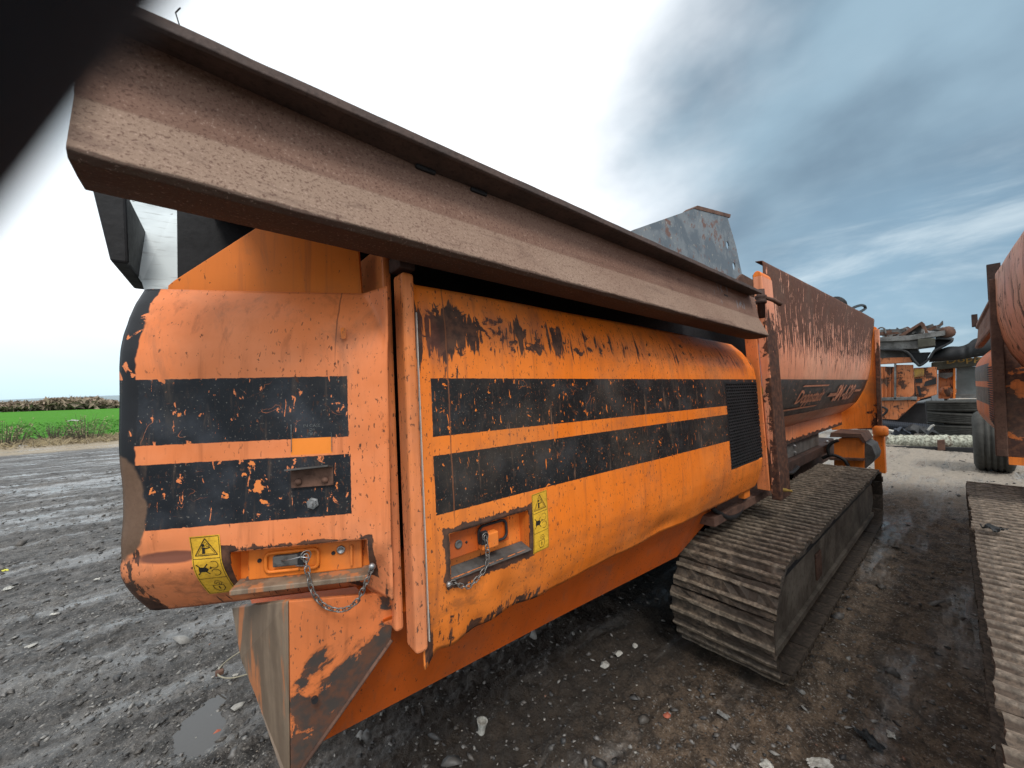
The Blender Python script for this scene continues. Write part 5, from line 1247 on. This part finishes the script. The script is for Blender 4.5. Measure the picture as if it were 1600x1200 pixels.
# stones, cup, brick shard, cable, block
def rock(name, label, cat, px, py, s, mat, seed, flat=.5):
    p = at(px, py, Z=0); r_ = np.random.default_rng(seed); bm = bmesh.new()
    for i in range(26):
        d = nrm(r_.normal(size=3)); k = .75+.4*r_.random(); bm.verts.new((p[0]+d[0]*s*k*1.2, p[1]+d[1]*s*k*.8, gh(p[0], p[1])+s*flat*.4+d[2]*s*flat*k))
    res = bmesh.ops.convex_hull(bm, input=bm.verts); bmesh.ops.delete(bm, geom=[g_ for g_ in res['geom_interior'] if isinstance(g_, bmesh.types.BMVert)], context='VERTS')
    me = bpy.data.meshes.new(name); bm.to_mesh(me); bm.free(); return tagp(link(me, name, mat, bevel=s*.05), label, cat)
rock('stone', 'flat pale stone on the gravel at the lower left edge', 'stone', 50, 1012, .030, MAT['stone'], 1, .35)
rock('stone', 'rough grey stone above the puddle, left of the skirt plate', 'stone', 372, 1104, .028, MAT['stone'], 2)
rock('brick_shard', 'orange red brick shard at the edge of the puddle', 'brick shard', 340, 1138, .024, MAT['red'], 3, .4)
rock('stone', 'small pale stone between the two ends of the looped cable', 'stone', 368, 1052, .014, MAT['film'], 4)
rock('brick_shard', 'dull red brick piece on the ground between the two tracks', 'brick shard', 1042, 1118, .02, MAT['red'], 5, .5)
for i, (a_, b_, l) in enumerate(((945, 1040, 'pale rubble stone in the shade below the side door, leftmost of three'), (968, 1028, 'pale rubble stone in the shade below the side door, middle of three'), (992, 1012, 'pale rubble stone in the shade below the side door, rightmost of three'))):
    rock('stone', l, 'stone', a_, b_, .030-.004*i, MAT['stone'], 10+i)
p = at(752, 1140, Z=0); z = gh(p[0], p[1])
cu = thing('crushed_cup', 'crushed white plastic cup standing in the dark mud below the machine', 'cup', (p[0], p[1], z))
MB().lathe(V(p[0], p[1], z-.005), V(.06, -.1, 1), [(0, 0), (0, .016), (.03, .018), (.055, .024), (.062, .026), (.062, .022), (.05, .020), (.01, .012), (.01, 0)], 11).build('cup_body', MAT['film'], cu)
cb = smooth_path([at(a_, b_, Z=h_) for a_, b_, h_ in ((392, 1012, .05), (365, 1028, .02), (345, 1045, .015), (341, 1058, .02), (360, 1063, .03), (392, 1055, .03), (420, 1044, .02))])
cbo = thing('cable', 'looped pale cable with a buckle on the mud beside the skirt plate', 'cable', (float(cb[0][0]), float(cb[0][1]), .0))
MB().tube([c_+V(0, 0, .012) for c_ in cb], .004, 6).build('cord', simple('dirty_cream_cable', (.33, .30, .22), .6), cbo, True)
p = at(343, 1050, Z=.03); MB().box(p[0]-.02, p[0]+.02, p[1]-.016, p[1]+.016, .015, .04).build('buckle', MAT['rust_mid'], cbo, bevel=.006)

# ---- the photographer's own gloved fingertip, touching the rim of the lens
def cw(x, y, z): p = RW @ V(x, y, z); p[2] += HC; return p
D0 = .0125
def cp(px, py, d=D0): return V((px-800)/600*d, -(py-600)/600*d, -d)
E1, E2 = cp(292, 0), cp(0, 366); ax = nrm(E1-E2); out = nrm(np.cross(ax, nrm(E1+E2))); out = out if out[0] < 0 else -out
R_ = .0078; c0 = (E1+E2)/2*1.03+out*R_
fin_ = thing('gloved_finger', 'dark out of focus gloved fingertip covering the top left corner', 'finger', tuple(float(q) for q in cw(*c0)))
pts = []; rad = []
for k, r in ((-.0245, .0008), (-.0240, .0030), (-.0225, .0052), (-.0195, .0068), (-.014, .0077), (-.006, .0078), (.002, .0076), (.008, .0079), (.020, .0083), (.028, .0082), (.045, .0087), (.06, .0090)):
    s_ = c0+ax*k+out*(.0000+(.00035 if k < 0 else .0003)*(k/.01)**2); pts.append(cw(*s_)); rad.append(r)
MB().tube(pts, rad, 20).build('glove', simple('black_knit_glove', (.018, .020, .026), .9, .3, 900, bump=.3), fin_, True)
